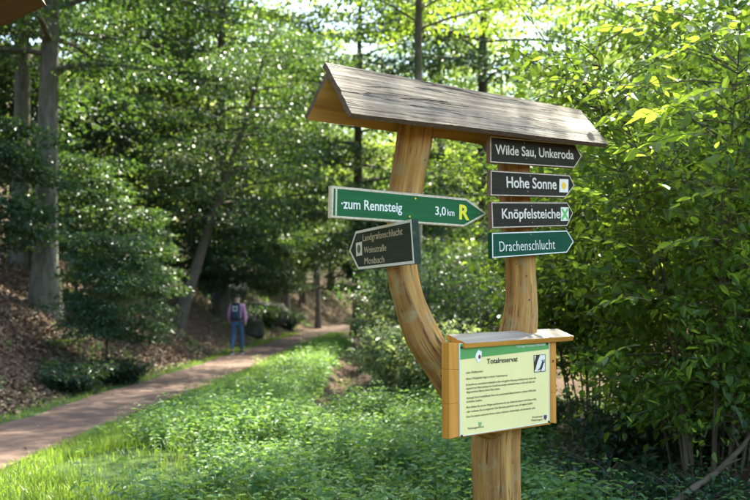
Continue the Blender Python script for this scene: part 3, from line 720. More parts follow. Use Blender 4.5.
def make_litter():
    a = Acc()
    nr = lambda x, y: x - path_c(y) - .74
    def drop(x, y, L):
        n = len(x); z = height(x, y) + rng.uniform(.005, .03, n)
        az = rng.uniform(0, 2 * np.pi, n); d = np.stack([np.cos(az), np.sin(az), rng.normal(0, .3, n)], -1)
        nn = np.array([0, 0, 1.0]) + rng.normal(0, .4, (n, 3))
        ln = L * rng.uniform(.6, 1.3, n)
        add_leaves(a, np.stack([x, y, z], -1), d, nn, ln, ln * rng.uniform(.45, .75, n), 4, 0, None, fold=.25, droop=.2)
    x, y = scatter_xy(50000, -11, -2.5, 9, 75, lambda x, y: (nr(x, y) < -1.95 + rng.normal(0, .12, len(x))) & in_view(x, y, 1))
    drop(x, y, .085)
    x, y = scatter_xy(52000, -11, -4.6, 9, 33, lambda x, y: (nr(x, y) < -1.95 + rng.normal(0, .15, len(x))) & in_view(x, y, 1.5))
    drop(x, y, .095)
    x, y = scatter_xy(12000, 1.6, 7, 7, 17, lambda x, y: in_view(x, y, 1.5))
    drop(x, y, .075)
    x, y = scatter_xy(1400, -6, -2, 9, 45, lambda x, y: np.abs(x - path_c(y)) < .74)
    drop(x, y, .05)
    x, y = scatter_xy(1500, -1.2, 0, 16, 42, lambda x, y: np.abs(x + .62) < .4)
    drop(x, y, .07)
    o = link('leaf_litter', a.mesh('leaf_litter', smooth=False), [M['litter']])
    tag(o, 'dry brown fallen leaves covering the bank and the shaded ground', 'fallen leaves', kind='stuff')
make_litter()

# ------------------------------------------------------------------ rocks, roots, fallen branches
def rock(x, y, sx, sy, sz, seed, label):
    r_ = np.random.default_rng(seed)
    n, m = 22, 14; th = np.linspace(0, 2 * np.pi, n, endpoint=False); ph = np.linspace(.02, np.pi - .02, m)
    T, Pp = np.meshgrid(th, ph); D = np.stack([np.sin(Pp) * np.cos(T), np.sin(Pp) * np.sin(T), np.cos(Pp)], -1)
    rad = np.ones(T.shape)
    for _ in range(16):
        v = unit(r_.normal(0, 1, 3)); c = r_.uniform(.55, .85); dp = D @ v; rad = np.minimum(rad, np.where(dp > .05, c / np.maximum(dp, .05), 9))
    rad *= 1 + .05 * np.sin(5 * T + 3 * Pp) + .03 * np.sin(11 * Pp + 7 * T)
    V = D * rad[..., None] * np.array([sx, sy, sz]); a = Acc()
    i = np.arange(m - 1)[:, None] * n; j = np.arange(n)[None]; j2 = (j + 1) % n
    a.add(V.reshape(-1, 3), np.stack([i + j, i + n + j, i + n + j2, i + j2], -1).reshape(-1, 4), vec=V.reshape(-1, 3))
    o = link('boulder', a.mesh('boulder', vec=True), [M['rock']]); o.location = (x, y, H(x, y) + sz * .35)
    tag(o, label, 'boulder', 'mossy boulders beyond the hiker')
M['rock'] = bark_mat('mossy_rock', (.03, .027, .023), (.075, .066, .055), moss=(.025, .040, .012), mossf=.9)
rock(tx(266, 49), 49, 1.3, 1.2, .9, 1, 'large dark mossy boulder at the inside of the path bend')
rock(tx(226, 45), 45.5, 1.4, 1.3, 1.1, 2, 'dark mossy boulder directly above the hiker on the bank')
rock(tx(246, 43), 43.2, .9, .8, .7, 3, 'small dark boulder just right of the hiker at the foot of the bank')

def branch(name, pts, rad, label, cat='branch', twigs=()):
    t = empty(name, pts[0]); o0 = np.array(pts[0])
    a = Acc(); V, Q, G = tube(np.array(pts) - o0, rad, 8, .05); a.add(V, Q, 0, vec=G)
    link('limb', a.mesh('limb', vec=True), [M['twig']], t)
    for p, q in twigs:
        a = Acc(); V, Q, G = tube(np.array([p, (np.array(p) + q) / 2 + [0, 0, .02], q]) - o0, [.012, .009, .004], 5); a.add(V, Q, 0, vec=G)
        link('twig', a.mesh('twig', vec=True), [M['twig']], t)
    tag(t, label, cat)
def gpt(x, y, dz): return (x, y, H(x, y) + dz)
bp = [gpt(2.35, 8.35, .10), gpt(2.6, 8.55, .22), gpt(2.85, 8.8, .30), gpt(3.15, 9.05, .36), gpt(3.4, 9.3, .40)]
branch('fallen_branch', bp, [.030, .028, .025, .021, .014], 'bare fallen branch lying across the dark undergrowth at lower right',
       twigs=[(bp[3], (3.1, 9.3, bp[3][2] + .18)), (bp[2], (3.05, 8.75, bp[2][2] + .13))])
bl = [gpt(tx(140, 30), 30, .06), gpt(tx(158, 31), 31, .10), gpt(tx(182, 32.5), 32.5, .05)]
branch('fallen_branch', bl, [.05, .045, .03], 'fallen branch on the sunlit leaves below the leaning trunk')

def fern(x, y, s, label, seed):
    r_ = np.random.default_rng(seed); t = empty('fern', (x, y, H(x, y)))
    for k in range(9):
        az = k * .698 + r_.normal(0, .15); ln = s * r_.uniform(.75, 1.1); a = Acc()
        u = np.linspace(0, 1, 12); dv = np.array([math.cos(az), math.sin(az), 0]); sd = np.array([-dv[1], dv[0], 0])
        P = dv * (u * ln * .85)[:, None] + np.array([0, 0, 1]) * (ln * (.75 * u - .62 * u ** 2.2))[:, None]
        V, Q, G = tube(P, .005 * (1 - .7 * u), 3); a.add(V, Q, 0, .4)
        for sg in (-1, 1):
            i = np.arange(1, 12); c = P[i]; d = sd * sg + dv * .35 + r_.normal(0, .05, (11, 3)); l_ = ln * .22 * np.sin(np.pi * np.clip(u[i] * .85 + .12, 0, 1)) + .01
            add_leaves(a, c, d, np.tile([0, 0, 1.0], (11, 1)) + dv * .3, l_, l_ * .34, 4, 0, None, fold=.05)
        link('frond', a.mesh('frond', smooth=False), [M['fern']], t)
    tag(t, label, 'fern')
fern(2.15, 9.3, .55, 'green fern in the shade right of the wooden base post', 1)
fern(3.3, 10.4, .55, 'green fern at the foot of the big shrub behind the fallen branch', 2)
fern(tx(62, 21.5), 21.5, .7, 'green fern growing at the foot of the thick beech', 3)

# ------------------------------------------------------------------ signpost (log fork with plank roof)
A_ = R(39)
U = Vector((math.cos(A_), math.sin(A_), 0)); NF = Vector((math.sin(A_), -math.cos(A_), 0))
P0 = Vector((.90, 6.60, 0))                      # plan position of the right limb
def smooth_path(pts, n):
    P = np.array([tuple(p) for p in pts]); t = np.linspace(0, 1, len(P)); tt = np.linspace(0, 1, n)
    out = np.zeros((n, P.shape[1]))
    for i, x in enumerate(tt):                    # Catmull-Rom
        k = min(int(x * (len(P) - 1)), len(P) - 2); f = x * (len(P) - 1) - k
        p0, p1, p2, p3 = P[max(k - 1, 0)], P[k], P[k + 1], P[min(k + 2, len(P) - 1)]
        out[i] = .5 * ((2 * p1) + (-p0 + p2) * f + (2 * p0 - 5 * p1 + 4 * p2 - p3) * f * f + (-p0 + 3 * p1 - 3 * p2 + p3) * f ** 3)
    return out
post = empty('signpost', (.78, 6.52, 0)); tag(post, 'forked log signpost under a weathered plank roof', 'signpost')
def log(name, spec, n=70, seg=28):
    """spec: (px, py, depth, width in px)"""
    pr = [(*at(px, py, Y), wpx / F * Y / 2) for px, py, Y, wpx in spec]
    S = smooth_path(pr, n); a = Acc()
    V, Q, G = tube(S[:, :3], S[:, 3] * (1 + .025 * np.sin(np.arange(n) * .55) + .02 * np.sin(np.arange(n) * .23 + 1)), seg, .014)
    loc = np.array(post.location); a.add(V - loc, Q, 0, vec=G)
    a.add((S[-1:, :3] - loc), np.zeros((0, 3), int)) if False else None
    top = np.arange(seg) + (n - 1) * seg
    a.f.append(top); a.ft.append(np.array([seg], np.int32)); a.m.append(np.array([0], np.int32)); a.attr.append(np.array([.5], np.float32))
    return link(name, a.mesh(name, vec=True), [M['log']], post), S
base_z = at(497, 640, 6.5)
trunk, S1 = log('trunk', [(496, 640, 6.63, 58), (497, 560, 6.63, 53), (497, 500, 6.63, 48), (496, 437, 6.63, 51), (505, 385, 6.64, 46), (516, 345, 6.65, 40), (521, 310, 6.65, 33), (520.5, 270, 6.65, 32), (517, 225, 6.65, 31), (514, 180, 6.65, 31), (512, 140, 6.65, 30), (512, 118, 6.65, 29)])
limb, S2 = log('limb', [(503, 428, 6.64, 22), (484, 418, 6.45, 36), (458, 388, 6.27, 38), (439, 362, 6.23, 36), (423.5, 338, 6.17, 34), (410.5, 305, 6.14, 31.5), (402.5, 272, 6.13, 30), (401.5, 235, 6.13, 31.5), (406, 190, 6.17, 34), (412, 155, 6.13, 34.5), (416.5, 122, 6.17, 34), (419, 102, 6.13, 33)])
def knot(px, py, S, r=.006):
    d = ray(px, py).normalized(); best = None
    P = np.array(S[:, :3]); e = np.array(EYE); dd = np.array(d)
    t = (P - e) @ dd; dist = np.linalg.norm(P - e - t[:, None] * dd, axis=1); k = int(dist.argmin())
    h = math.sqrt(max(S[k, 3] ** 2 - dist[k] ** 2, 0)); p = e + dd * (t[k] - h)
    a = Acc(); n = 10; an = np.arange(n) * 2 * np.pi / n
    X = np.array([1, 0, 0]); Z = np.cross(X, dd); Z /= np.linalg.norm(Z)
    ring = p + (np.cos(an)[:, None] * X + np.sin(an)[:, None] * Z) * r * (1 + .3 * np.sin(an * 2))[:, None] - dd * .001
    cen = p - dd * .004
    V = np.concatenate([ring, cen[None]]) - np.array(post.location)
    a.add(V, [[i, (i + 1) % n, n] for i in range(n)], 0)
    link('knot', a.mesh('knot'), [M['bolt']], post)
for px, py, S, r in [(529, 300, S1, .007), (526.5, 276, S1, .005), (417.5, 320, S2, .007), (425, 160, S2, .005), (481, 462, S1, .008), (497, 434, S1, .010), (516, 264, S1, .004), (513, 463, S1, .005), (422, 128, S2, .005)]: knot(px, py, S, r)

def plank(name, c, thick, parent, mats, nl=40, nw=10, edge=.0012, face_top=0, face_under=1, face_end=2, nrm=None, wav=.0005):
    """a board from four corners of its upper face: c = [A0, A1, B1, B0], A edge and B edge running along the board"""
    A0, A1, B1, B0 = [np.array(x) for x in c]
    s = np.linspace(0, 1, nl)[:, None, None]; t = np.linspace(0, 1, nw)[None, :, None]
    P = (A0 * (1 - s) + A1 * s) * (1 - t) + (B0 * (1 - s) + B1 * s) * t
    N_ = np.cross(A1 - A0, B0 - A0); N_ = N_ / np.linalg.norm(N_)
    if nrm is not None and N_ @ np.array(nrm) < 0: N_ = -N_
    T_ = (B0 - A0) / np.linalg.norm(B0 - A0); Lx = (A1 - A0) / np.linalg.norm(A1 - A0)
    P = P + T_ * ((t - .5) * 2) * edge * (np.sin(s * 9 + 1) + .6 * np.sin(s * 31) + rng.normal(0, .35, (nl, 1, 1)))
    P = P + Lx * ((s - .5) * 2) ** 9 * rng.normal(0, .003, (1, nw, 1))
    top = P + N_ * wav * rng.normal(0, 1, (nl, nw, 1)) + N_ * wav * 1.5 * np.sin(t * 17 + s * 3)
    bot = P - N_ * thick
    loc = np.array(parent.location) if parent else 0
    def gr(X):
        q = X - A0
        return np.stack([q @ T_, q @ N_, q @ Lx], -1).reshape(-1, 3)
    a = Acc(); i = np.arange(nl - 1)[:, None] * nw; j = np.arange(nw - 1)[None]
    Q = np.stack([i + j, i + j + 1, i + nw + j + 1, i + nw + j], -1).reshape(-1, 4)
    flip = np.cross(Lx, T_) @ N_ > 0
    Qt = Q[:, ::-1] if flip else Q
    V = np.concatenate([top.reshape(-1, 3), bot.reshape(-1, 3)]) - loc; Gr = np.concatenate([gr(top), gr(bot)]); K = nl * nw
    a.add(V, Qt, face_top, .5, vec=Gr)
    st = 0
    def more(F_, m):
        F_ = np.asarray(F_); a.f.append(F_.ravel()); a.ft.append(np.full(len(F_), 4, np.int32)); a.m.append(np.full(len(F_), m, np.int32)); a.attr.append(np.full(len(F_), .5, np.float32))
    more(Qt[:, ::-1] + K, face_under)
    def side(idx, m):
        idx = np.asarray(idx); F_ = np.stack([idx[:-1], idx[1:], idx[1:] + K, idx[:-1] + K], -1); more(F_, m)
    side(np.arange(nl) * nw, face_end); side((np.arange(nl) * nw + nw - 1)[::-1], face_end)
    side(np.arange(nw)[::-1], face_end); side(np.arange(nw) + (nl - 1) * nw, face_end)
    me = a.mesh(name, smooth=False, vec=True)
    o = link(name, me, mats, parent)
    return o
# roof: front board (visible slope) and rear board, meeting at the ridge
RL, RR = at(325.8, 62.5, 5.65), at(580.5, 110, 6.98)
def slope_pt(px, py, ridge, side):
    # point on the vertical plane across the ridge end
    pl = Plane(ridge, A_ - math.pi / 2); return pl.pt(px, py)
FL, FR = slope_pt(352, 113, RL, 1), slope_pt(608.5, 144.2, RR, 1)
BL = slope_pt(304, 116.5, RL, -1)
BR = BL + (RR - RL)
roof = empty('roof', (0, 0, 0)); roof.parent = post
nf = (NF + Vector((0, 0, .75))).normalized(); nb = (-NF + Vector((0, 0, .75))).normalized()
roof_front = plank('front_board', [RL, RR, FR, FL], .034, post, [M['roof_top'], M['roof_under'], M['end_grain']], 60, 12, nrm=nf)
low = Vector((0, 0, -.045)); 
roof_back = plank('rear_board', [RL + low + U * .004, RR + low - U * .02, BR - U * .02, BL + U * .004], .028, post, [M['roof_top'], M['roof_under'], M['end_grain']], 40, 8, nrm=nb)
for o in (roof_front, roof_back): o['label'] = 'weathered grey roof plank with split grain' if o is roof_front else 'rear roof plank with orange underside'
bpy.data.objects.remove(roof)

# ------------------------------------------------------------------ signs
def inset(poly, d):
    """offset of a convex polygon given as 2D points (counter-clockwise or clockwise)"""
    P = [np.array(p) for p in poly]; n = len(P); ar = sum(P[i][0] * P[(i + 1) % n][1] - P[(i + 1) % n][0] * P[i][1] for i in range(n)); sg = 1 if ar > 0 else -1
    out = []
    for i in range(n):
        a, b, c = P[i - 1], P[i], P[(i + 1) % n]
        d1 = (b - a) / np.linalg.norm(b - a); d2 = (c - b) / np.linalg.norm(c - b)
        n1 = np.array([-d1[1], d1[0]]) * sg; n2 = np.array([-d2[1], d2[0]]) * sg
        k = (n1 + n2) / (1 + n1 @ n2); out.append(b + k * d)
    return out
class Face:
    """a sign's front plane with 2D coordinates (x along the sign to the viewer's right, y up)"""
    def __init__(s, plane, px0, px1):
        s.pl = plane; s.o = plane.pt(*px0); e = plane.pt(*px1)
        s.x = (e - s.o).normalized(); s.n = plane.n if plane.n.dot(ray(*px0)) < 0 else -plane.n
        s.y = s.n.cross(s.x).normalized()
    def uv(s, px, py):
        p = s.pl.pt(px, py) - s.o; return np.array([p.dot(s.x), p.dot(s.y)])
    def xyz(s, u, v, off=0.0): return s.o + s.x * float(u) + s.y * float(v) + s.n * off
def flat_poly(name, face, poly, off, mt, parent, thick=.0012):
    """thin raised plate with the outline poly (2D)"""
    n = len(poly); f = [face.xyz(*p, off) for p in poly]; b = [face.xyz(*p, off - thick) for p in poly]
    loc = Vector(parent_world(parent)); me = bpy.data.meshes.new(name)
    ar = sum(poly[i][0] * poly[(i + 1) % n][1] - poly[(i + 1) % n][0] * poly[i][1] for i in range(n))
    idx = list(range(n)) if ar > 0 else list(range(n))[::-1]
    me.from_pydata([tuple(p - loc) for p in f + b], [], [idx] + [[i, (i + 1) % n, (i + 1) % n + n, i + n][::-1 if ar > 0 else 1] for i in range(n)]); me.update()
    return link(name, me, [mt], parent)
def parent_world(p):
    v = Vector((0, 0, 0))
    while p is not None: v += Vector(p.location); p = p.parent
    return v
def ring_poly(name, face, outer, inner, off, mt, parent, thick=.0012):
    n = len(outer); loc = parent_world(parent)
    V = [face.xyz(*p, off) - loc for p in outer] + [face.xyz(*p, off) - loc for p in inner] + [face.xyz(*p, off - thick) - loc for p in outer] + [face.xyz(*p, off - thick) - loc for p in inner]
    Fc = []
    for i in range(n):
        j = (i + 1) % n
        Fc += [[i, j, n + j, n + i], [i, 2 * n + i, 2 * n + j, j], [n + i, n + j, 3 * n + j, 3 * n + i]]
    me = bpy.data.meshes.new(name); me.from_pydata([tuple(v) for v in V], [], Fc); me.update()
    return link(name, me, [mt], parent)
def thick_board(name, face, poly, thick, mats, parent, lean_off=0.0):
    n = len(poly); loc = parent_world(parent); bev = .003
    a = Acc(); inner = inset(poly, bev)
    rows = [[face.xyz(*p, 0) for p in inner], [face.xyz(*p, -bev) for p in poly], [face.xyz(*p, -thick) for p in poly]]
    V = np.array([tuple(q - loc) for r_ in rows for q in r_])
    ar = sum(poly[i][0] * poly[(i + 1) % n][1] - poly[(i + 1) % n][0] * poly[i][1] for i in range(n))
    Gr = np.array([[p[1], -k * .01, p[0]] for k, src in enumerate((inner, poly, poly)) for p in src])
    sd = []
    for r_ in (0, 1):
        for i in range(n):
            j = (i + 1) % n; q = [r_ * n + i, r_ * n + n + i, r_ * n + n + j, r_ * n + j]; sd.append(q if ar > 0 else q[::-1])
    a.add(V, sd, 1, .5, vec=Gr)
    idx = np.arange(n) if ar > 0 else np.arange(n)[::-1]
    for ff, m in ((idx, 0), (idx[::-1] + 2 * n, 1)):
        a.f.append(ff); a.ft.append(np.array([n], np.int32)); a.m.append(np.array([m], np.int32)); a.attr.append(np.array([.5], np.float32))
    return link(name, a.mesh(name, smooth=False, vec=True), mats, parent)

def text_mesh(body, bold=0.0, spacing=1.0):
    cu = bpy.data.curves.new('t', 'FONT'); cu.body = body; cu.size = 1.0; cu.offset = bold; cu.space_character = spacing; cu.resolution_u = 4; cu.extrude = .012
    o = bpy.data.objects.new('t', cu); COL.objects.link(o)
    dg = bpy.context.evaluated_depsgraph_get(); dg.update()
    me = bpy.data.meshes.new_from_object(o.evaluated_get(dg))
    bpy.data.objects.remove(o); bpy.data.curves.remove(cu)
    co = np.empty(len(me.vertices) * 3, np.float32); me.vertices.foreach_get('co', co); co = co.reshape(-1, 3)
    return me, co
CAPH = None
def lettering(name, face, body, p0, p1, cap_px, mt, parent, bold=.0, spacing=1.0, off=.0012, depth=.0016):
    """fit body between two baseline pixels on the face; cap_px: height of the capitals in photo pixels"""
    global CAPH
    if CAPH is None:
        _, c = text_mesh('H'); CAPH = c[:, 1].max() - c[:, 1].min()
    me, co = text_mesh(body, bold, spacing)
    a, b = face.uv(*p0), face.uv(*p1); up = face.uv(p0[0], p0[1] - cap_px) - a
    x0, x1 = co[:, 0].min(), co[:, 0].max()
    d = b - a; W = np.linalg.norm(d); d = d / W; nv = np.array([-d[1], d[0]])
    hgt = up @ nv; sx = W / (x1 - x0); sy = hgt / CAPH
    loc = parent_world(parent); out = np.empty_like(co)
    q = a[None] + np.outer((co[:, 0] - x0) * sx, d) + np.outer(co[:, 1] * sy, nv)
    zz = off + co[:, 2] / .024 * depth
    X, Y_, Nn, O = (np.array(v) for v in (face.x, face.y, face.n, face.o))
    out = O + np.outer(q[:, 0], X) + np.outer(q[:, 1], Y_) + np.outer(zz, Nn) - np.array(loc)
    me.vertices.foreach_set('co', out.astype(np.float32).ravel()); me.update(); me.name = name
    return link(name, me, [mt], parent)
def disc(face, c, rx, ry, n=20): return [c + np.array([math.cos(t) * rx, math.sin(t) * ry]) for t in np.arange(n) * 2 * math.pi / n]
def screw(face, px, py, parent, r=.006, mt=None):
    return flat_poly('screw', face, disc(face, face.uv(px, py), r, r, 10), .004, mt or M['screw'], parent, .004)

def sign(name, label, plane, poly_px, thick, face_mat, border_in, border_w, border_mat, edge_mat, cat='sign', group=None):
    f = Face(plane, poly_px[0], poly_px[1])
    poly = [f.uv(*p) for p in poly_px]
    o = empty(name, f.xyz(*np.mean(poly, 0), -thick)); tag(o, label, cat, group)
    thick_board('board', f, poly, thick, [face_mat, edge_mat], o)
    ring_poly('border', f, inset(poly, border_in), inset(poly, border_in + border_w), .0012, border_mat, o)
    return o, f
GRP = 'direction signs on the forked post'
def front(px, py, Y, a=A_): return Plane(at(px, py, Y), a)
# four signs on the right limb; px order: left-top, right-top, tip, right-bottom, left-bottom
o, f = sign('direction_sign', 'dark wooden arrow sign reading Wilde Sau, Unkeroda, topmost of the right stack', front(512, 150, 6.38), [(489.9, 135.7), (574.9, 143.6), (582, 156.3), (574.4, 168.3), (489.9, 162.8)], .030, M['sign_dark'], .004, .0055, M['border'], M['sign_end'], group=GRP)
lettering('lettering', f, 'Wilde Sau, Unkeroda', (495.4, 153.9), (573.6, 159.2), 9.4, M['cream'], o, .012)
for p in ((524, 143), (526, 158.6)): screw(f, *p, o, .004)
o, f = sign('direction_sign', 'dark wooden arrow sign reading Hohe Sonne with a yellow dot mark', front(512, 183, 6.38), [(490.4, 170), (569.6, 174.8), (574.9, 185.6), (566, 197.6), (490.4, 196)], .030, M['sign_dark'], .004, .0055, M['border'], M['sign_end'], group=GRP)
lettering('lettering', f, 'Hohe Sonne', (506.6, 187.3), (556.6, 189.2), 10.6, M['cream'], o, .015)
pl_ = [f.uv(559.3, 179), f.uv(568.2, 179.3), f.uv(568.0, 192.6), f.uv(559.1, 192.2)]
tm = flat_poly('trail_mark', f, pl_, .0025, M['white'], o, .002)
flat_poly('dot', f, disc(f, f.uv(563.5, 185.7), .021, .0235), .0035, M['dot_yellow'], tm, .001)
for p in ((530, 176), (527.5, 191.6)): screw(f, *p, o, .004)
o, f = sign('direction_sign', 'dark wooden arrow sign reading Knöpfelsteiche with a green cross mark', front(512, 215, 6.38), [(491, 201.6), (567.4, 202), (573.4, 213), (567.4, 226.4), (492, 228.6)], .030, M['sign_dark'], .004, .0055, M['border'], M['sign_end'], group=GRP)
lettering('lettering', f, 'Knöpfelsteiche', (502, 218.5), (560.2, 218.2), 9.8, M['cream'], o, .012)
pl_ = [f.uv(560.7, 207.2), f.uv(568.4, 207.4), f.uv(568.4, 220.8), f.uv(560.7, 221)]
tm = flat_poly('trail_mark', f, pl_, .0025, M['white'], o, .002)
for k, ((a0, b0), (a1, b1)) in enumerate((((561.6, 208.8), (567.6, 219.4)), ((567.5, 208.8), (561.6, 219.4)))):
    p, q = f.uv(a0, b0), f.uv(a1, b1); d = (q - p) / np.linalg.norm(q - p); nv = np.array([-d[1], d[0]]) * .008
    flat_poly('cross_bar', f, [p + nv, p - nv, q - nv, q + nv], .0036 + k * .0006, M['x_green'], tm, .0009)
for p in ((531, 206), (532, 222.5)): screw(f, *p, o, .004)
o, f = sign('direction_sign', 'green wooden arrow sign reading Drachenschlucht, lowest of the right stack', front(512, 245, 6.38), [(491.6, 232.4), (567, 230), (574, 241.6), (567, 253), (492, 258.6)], .032, M['sign_deep'], .0035, .006, M['cream_white'], M['sign_deep'], group=GRP)
lettering('lettering', f, 'Drachenschlucht', (499.6, 251.6), (555, 249), 10.2, M['cream_white'], o, -.008, 1.04)
screw(f, 530.5, 234.6, o, .004)
# long green sign on the left limb
o, f = sign('direction_sign', 'long green arrow sign reading zum Rennsteig 3,0 km with a yellow R', front(405, 200, 5.93), [(331.5, 185.6), (466.4, 198.3), (488, 213.9), (464, 227), (330.8, 218)], .026, M['sign_green'], .004, .010, M['border'], M['border'], group=GRP)
lettering('lettering', f, '·zum Rennsteig', (341.2, 208.3), (402, 212.2), 9.8, M['cream_white'], o, .012)
lettering('lettering', f, '3,0', (435.2, 214.7), (445.7, 215.4), 8.2, M['cream_white'], o, .012)
lettering('lettering', f, 'km', (447.2, 215.5), (454.2, 216), 6.4, M['cream_white'], o, .008)
lettering('trail_letter', f, 'R', (459.0, 218.6), (469.2, 219.8), 13.6, M['yellow'], o, .035)
p_ = [f.uv(335.6, 187.6), f.uv(337.2, 187.8), f.uv(336.6, 216.8), f.uv(335, 216.6)]
flat_poly('end_stripe', f, p_, .0015, M['border'], o, .0012)
for p in ((415.2, 198.6), (409.5, 216.6)): screw(f, *p, o, .006, M['dot_yellow'])
screw(f, 479, 213.3, o, .004)
# sign pointing left and away
pa = math.atan2(.942, -.335)
o, f = sign('direction_sign', 'worn dark arrow sign pointing left, reading Landgrafenschlucht, Weinstraße, Mosbach', Plane(at(412, 240, 5.62), pa), [(411.2, 219.2), (356, 231.2), (349.3, 250.9), (358.4, 269.6), (414.3, 263.6)][::-1], .040, M['sign_mossy'], .0, .016, M['cream_white'], M['sign_mossy'], group=GRP)
f = Face(f.pl, (358.4, 269.6), (414.3, 263.6))
lettering('lettering', f, 'Landgrafenschlucht', (363, 241.4), (402.6, 234.6), 6.6, M['border'], o, -.004, 1.03)
lettering('lettering', f, 'Weinstraße', (364.2, 253.4), (386.4, 250.8), 6.4, M['border'], o, -.004, 1.03)
lettering('lettering', f, 'Mosbach', (364.8, 264.2), (384.3, 262.4), 6.4, M['border'], o, -.004, 1.03)
tm = flat_poly('trail_mark', f, [f.uv(356.2, 243), f.uv(362, 241.6), f.uv(362.3, 255.2), f.uv(356.6, 256.4)], .0025, M['white'], o, .002)
flat_poly('ellipse', f, disc(f, f.uv(359.3, 249), .030, .026), .0035, M['plate_green'], tm, .001)

# ------------------------------------------------------------------ information board
AB = R(42)
ib = Plane(at(505, 390, 6.30), AB)
f = Face(ib, (460, 436.8), (549.2, 422.7))
o = empty('information_board', tuple(at(500, 430, 6.36))); tag(o, 'orange wooden information board headed Totalreservat, with a small plank roof', 'notice board')
c_px = [(449.2, 439.4), (556.4, 423.6), (556.0, 339.0), (449.0, 342.5)]
poly = [f.uv(*p) for p in c_px]
left_o, right_o = poly[0], poly[1]
# case: back plate, two side posts, top and bottom rails; panel sits inside, 3 mm proud
def bar(name, q, t0, t1, mt=M['case'], along='y'):
    loc = parent_world(o); a = Acc()
    F0 = [f.xyz(*p, t1) for p in q]; B0 = [f.xyz(*p, t0) for p in q]
    V = np.array([tuple(v - loc) for v in F0 + B0]); k = (1, 0) if along == 'y' else (0, 1)
    Gr = np.array([[p[1 - k[0]], tt, p[k[0]]] for tt in (t1, t0) for p in q])
    Gr = np.array([[p[0], tt, p[1]] if along == 'y' else [p[1], tt, p[0]] for tt in (t1, t0) for p in q])
    Fc = [[0, 1, 2, 3], [7, 6, 5, 4], [0, 4, 5, 1], [1, 5, 6, 2], [2, 6, 7, 3], [3, 7, 4, 0]]
    a.add(V, Fc, 0, .5, vec=Gr); ob = link(name, a.mesh(name, smooth=False, vec=True), [mt], o)
    b = ob.modifiers.new('bevel', 'BEVEL'); b.width = .0025; b.segments = 2
    return ob
pnl = [f.uv(459.6, 436.6), f.uv(549.0, 422.6), f.uv(548.8, 340.0), f.uv(458.8, 343.5)]
bar('back_plate', [poly[0] + [.004, .004], poly[1] + [-.004, .004], poly[2] + [-.004, -.01], poly[3] + [.004, -.01]], -.055, -.008)
# side boards in three lengths, butted
def split(q0, q1, q2, q3, nm, cuts):
    for k in range(len(cuts) - 1):
        a_, b_ = cuts[k] + (.0012 if k else 0), cuts[k + 1]
        bar(nm, [q0 + (q3 - q0) * a_, q1 + (q2 - q1) * a_, q1 + (q2 - q1) * b_, q0 + (q3 - q0) * b_], -.060, .0)
split(poly[0], pnl[0] - [.002, 0], pnl[3] - [.002, 0], poly[3], 'side_board', [0, .36, .72, 1.0])
split(pnl[1] + [.002, 0], poly[1], poly[2], pnl[2] + [.002, 0], 'side_board', [0, .36, .72, 1.0])
lo = .012
bar('bottom_rail', [poly[0] + [.07, -.000], poly[1] + [-.055, .000], pnl[1] + [0, -.001], pnl[0] + [.005, -.001]], -.058, -.002, along='x')
panel = thick_board('panel', f, pnl, .008, [M['panel'], M['panel_edge']], o)
for v in (panel,): v.location = f.n * .004
band = [f.uv(458.9, 343.6), f.uv(548.8, 340.2), f.uv(548.7, 348.9), f.uv(459.0, 359.7)]
E_ = .0055
flat_poly('header_band', f, band, E_, M['panel_green'], o, .001)
ring_poly('panel_edge', f, pnl, inset(pnl, .004), E_ + .0004, M['panel_edge'], o, .001)
def line(body, p0, p1, cap, mt=None, bold=0.0): lettering('lettering', f, body, p0, p1, cap, mt or M['ink_soft'], o, bold, 1.0, E_ + .0006, .0006)
line('Thüringer Forstamt Marksuhl', (515.4, 347.7), (544.2, 345.4), 2.3, M['print_white'], .0)
line('Totalreservat', (486.2, 363.9), (517, 361.2), 5.0, M['ink'], .012)
TXT = [('Liebe Waldbesucher,', (465.4, 373.8), (482.6, 372)), ('dieses Waldgebiet liegt in einem Totalreservat.', (465.4, 379.8), (507, 376)),
       ('Es besteht aus naturnahem Laubwald, in dem auf jegliche Nutzung verzichtet wird, damit sich', (465.4, 385.8), (535.2, 378.8)),
       ('ungestört von Menschenhand ein Urwald von morgen entwickeln kann, in dem auch alte und', (465.4, 389.6), (534, 382.4)),
       ('abgestorbene Bäume ihren Platz haben.', (465.8, 393.2), (499.4, 389.6)),
       ('Achtung! Durch herabfallende Äste und umstürzende Bäume besteht in diesem Wald eine', (465.8, 399.2), (535.2, 391)),
       ('erhöhte Gefahr.', (465.8, 402.8), (481.8, 401)),
       ('Bitte bleiben Sie auf den Wegen und betreten Sie das Gebiet bei Sturm und Schnee nicht,', (465.8, 408.4), (535.8, 399.8)),
       ('oder verlassen Sie es umgehend. Das Betreten geschieht stets auf eigene Gefahr.', (465.8, 412.8), (532.4, 404)),
       ('Das Forstamt wünscht Ihnen einen schönen Aufenthalt und bedankt sich.', (465.8, 417.8), (534.8, 408.6))]
for b_, p, q in TXT: line(b_, p, q, 2.1)
line('ThüringenForst', (466.7, 429.6), (483.2, 427.2), 1.9, M['ink'])
line('Freistaat', (531.8, 418.2), (541.8, 416.9), 1.9); line('Thüringen', (530.2, 421.4), (541.8, 420), 1.9)
def fp(name, pts, off, mt, par=None): return flat_poly(name, f, [f.uv(*p) for p in pts], E_ + off, mt, par or o, .0005)
fp('leaf_logo', [(477.6, 421.6), (479.4, 422.6), (481, 421.2), (480.8, 424.6), (479.6, 426.6), (478.2, 424.8)], .0010, M['ink_green'])
sh = fp('shield', [(543.1, 415.2), (546.1, 414.8), (546.1, 418), (544.7, 420.2), (543.2, 418.4)], .0010, M['print_blue'])
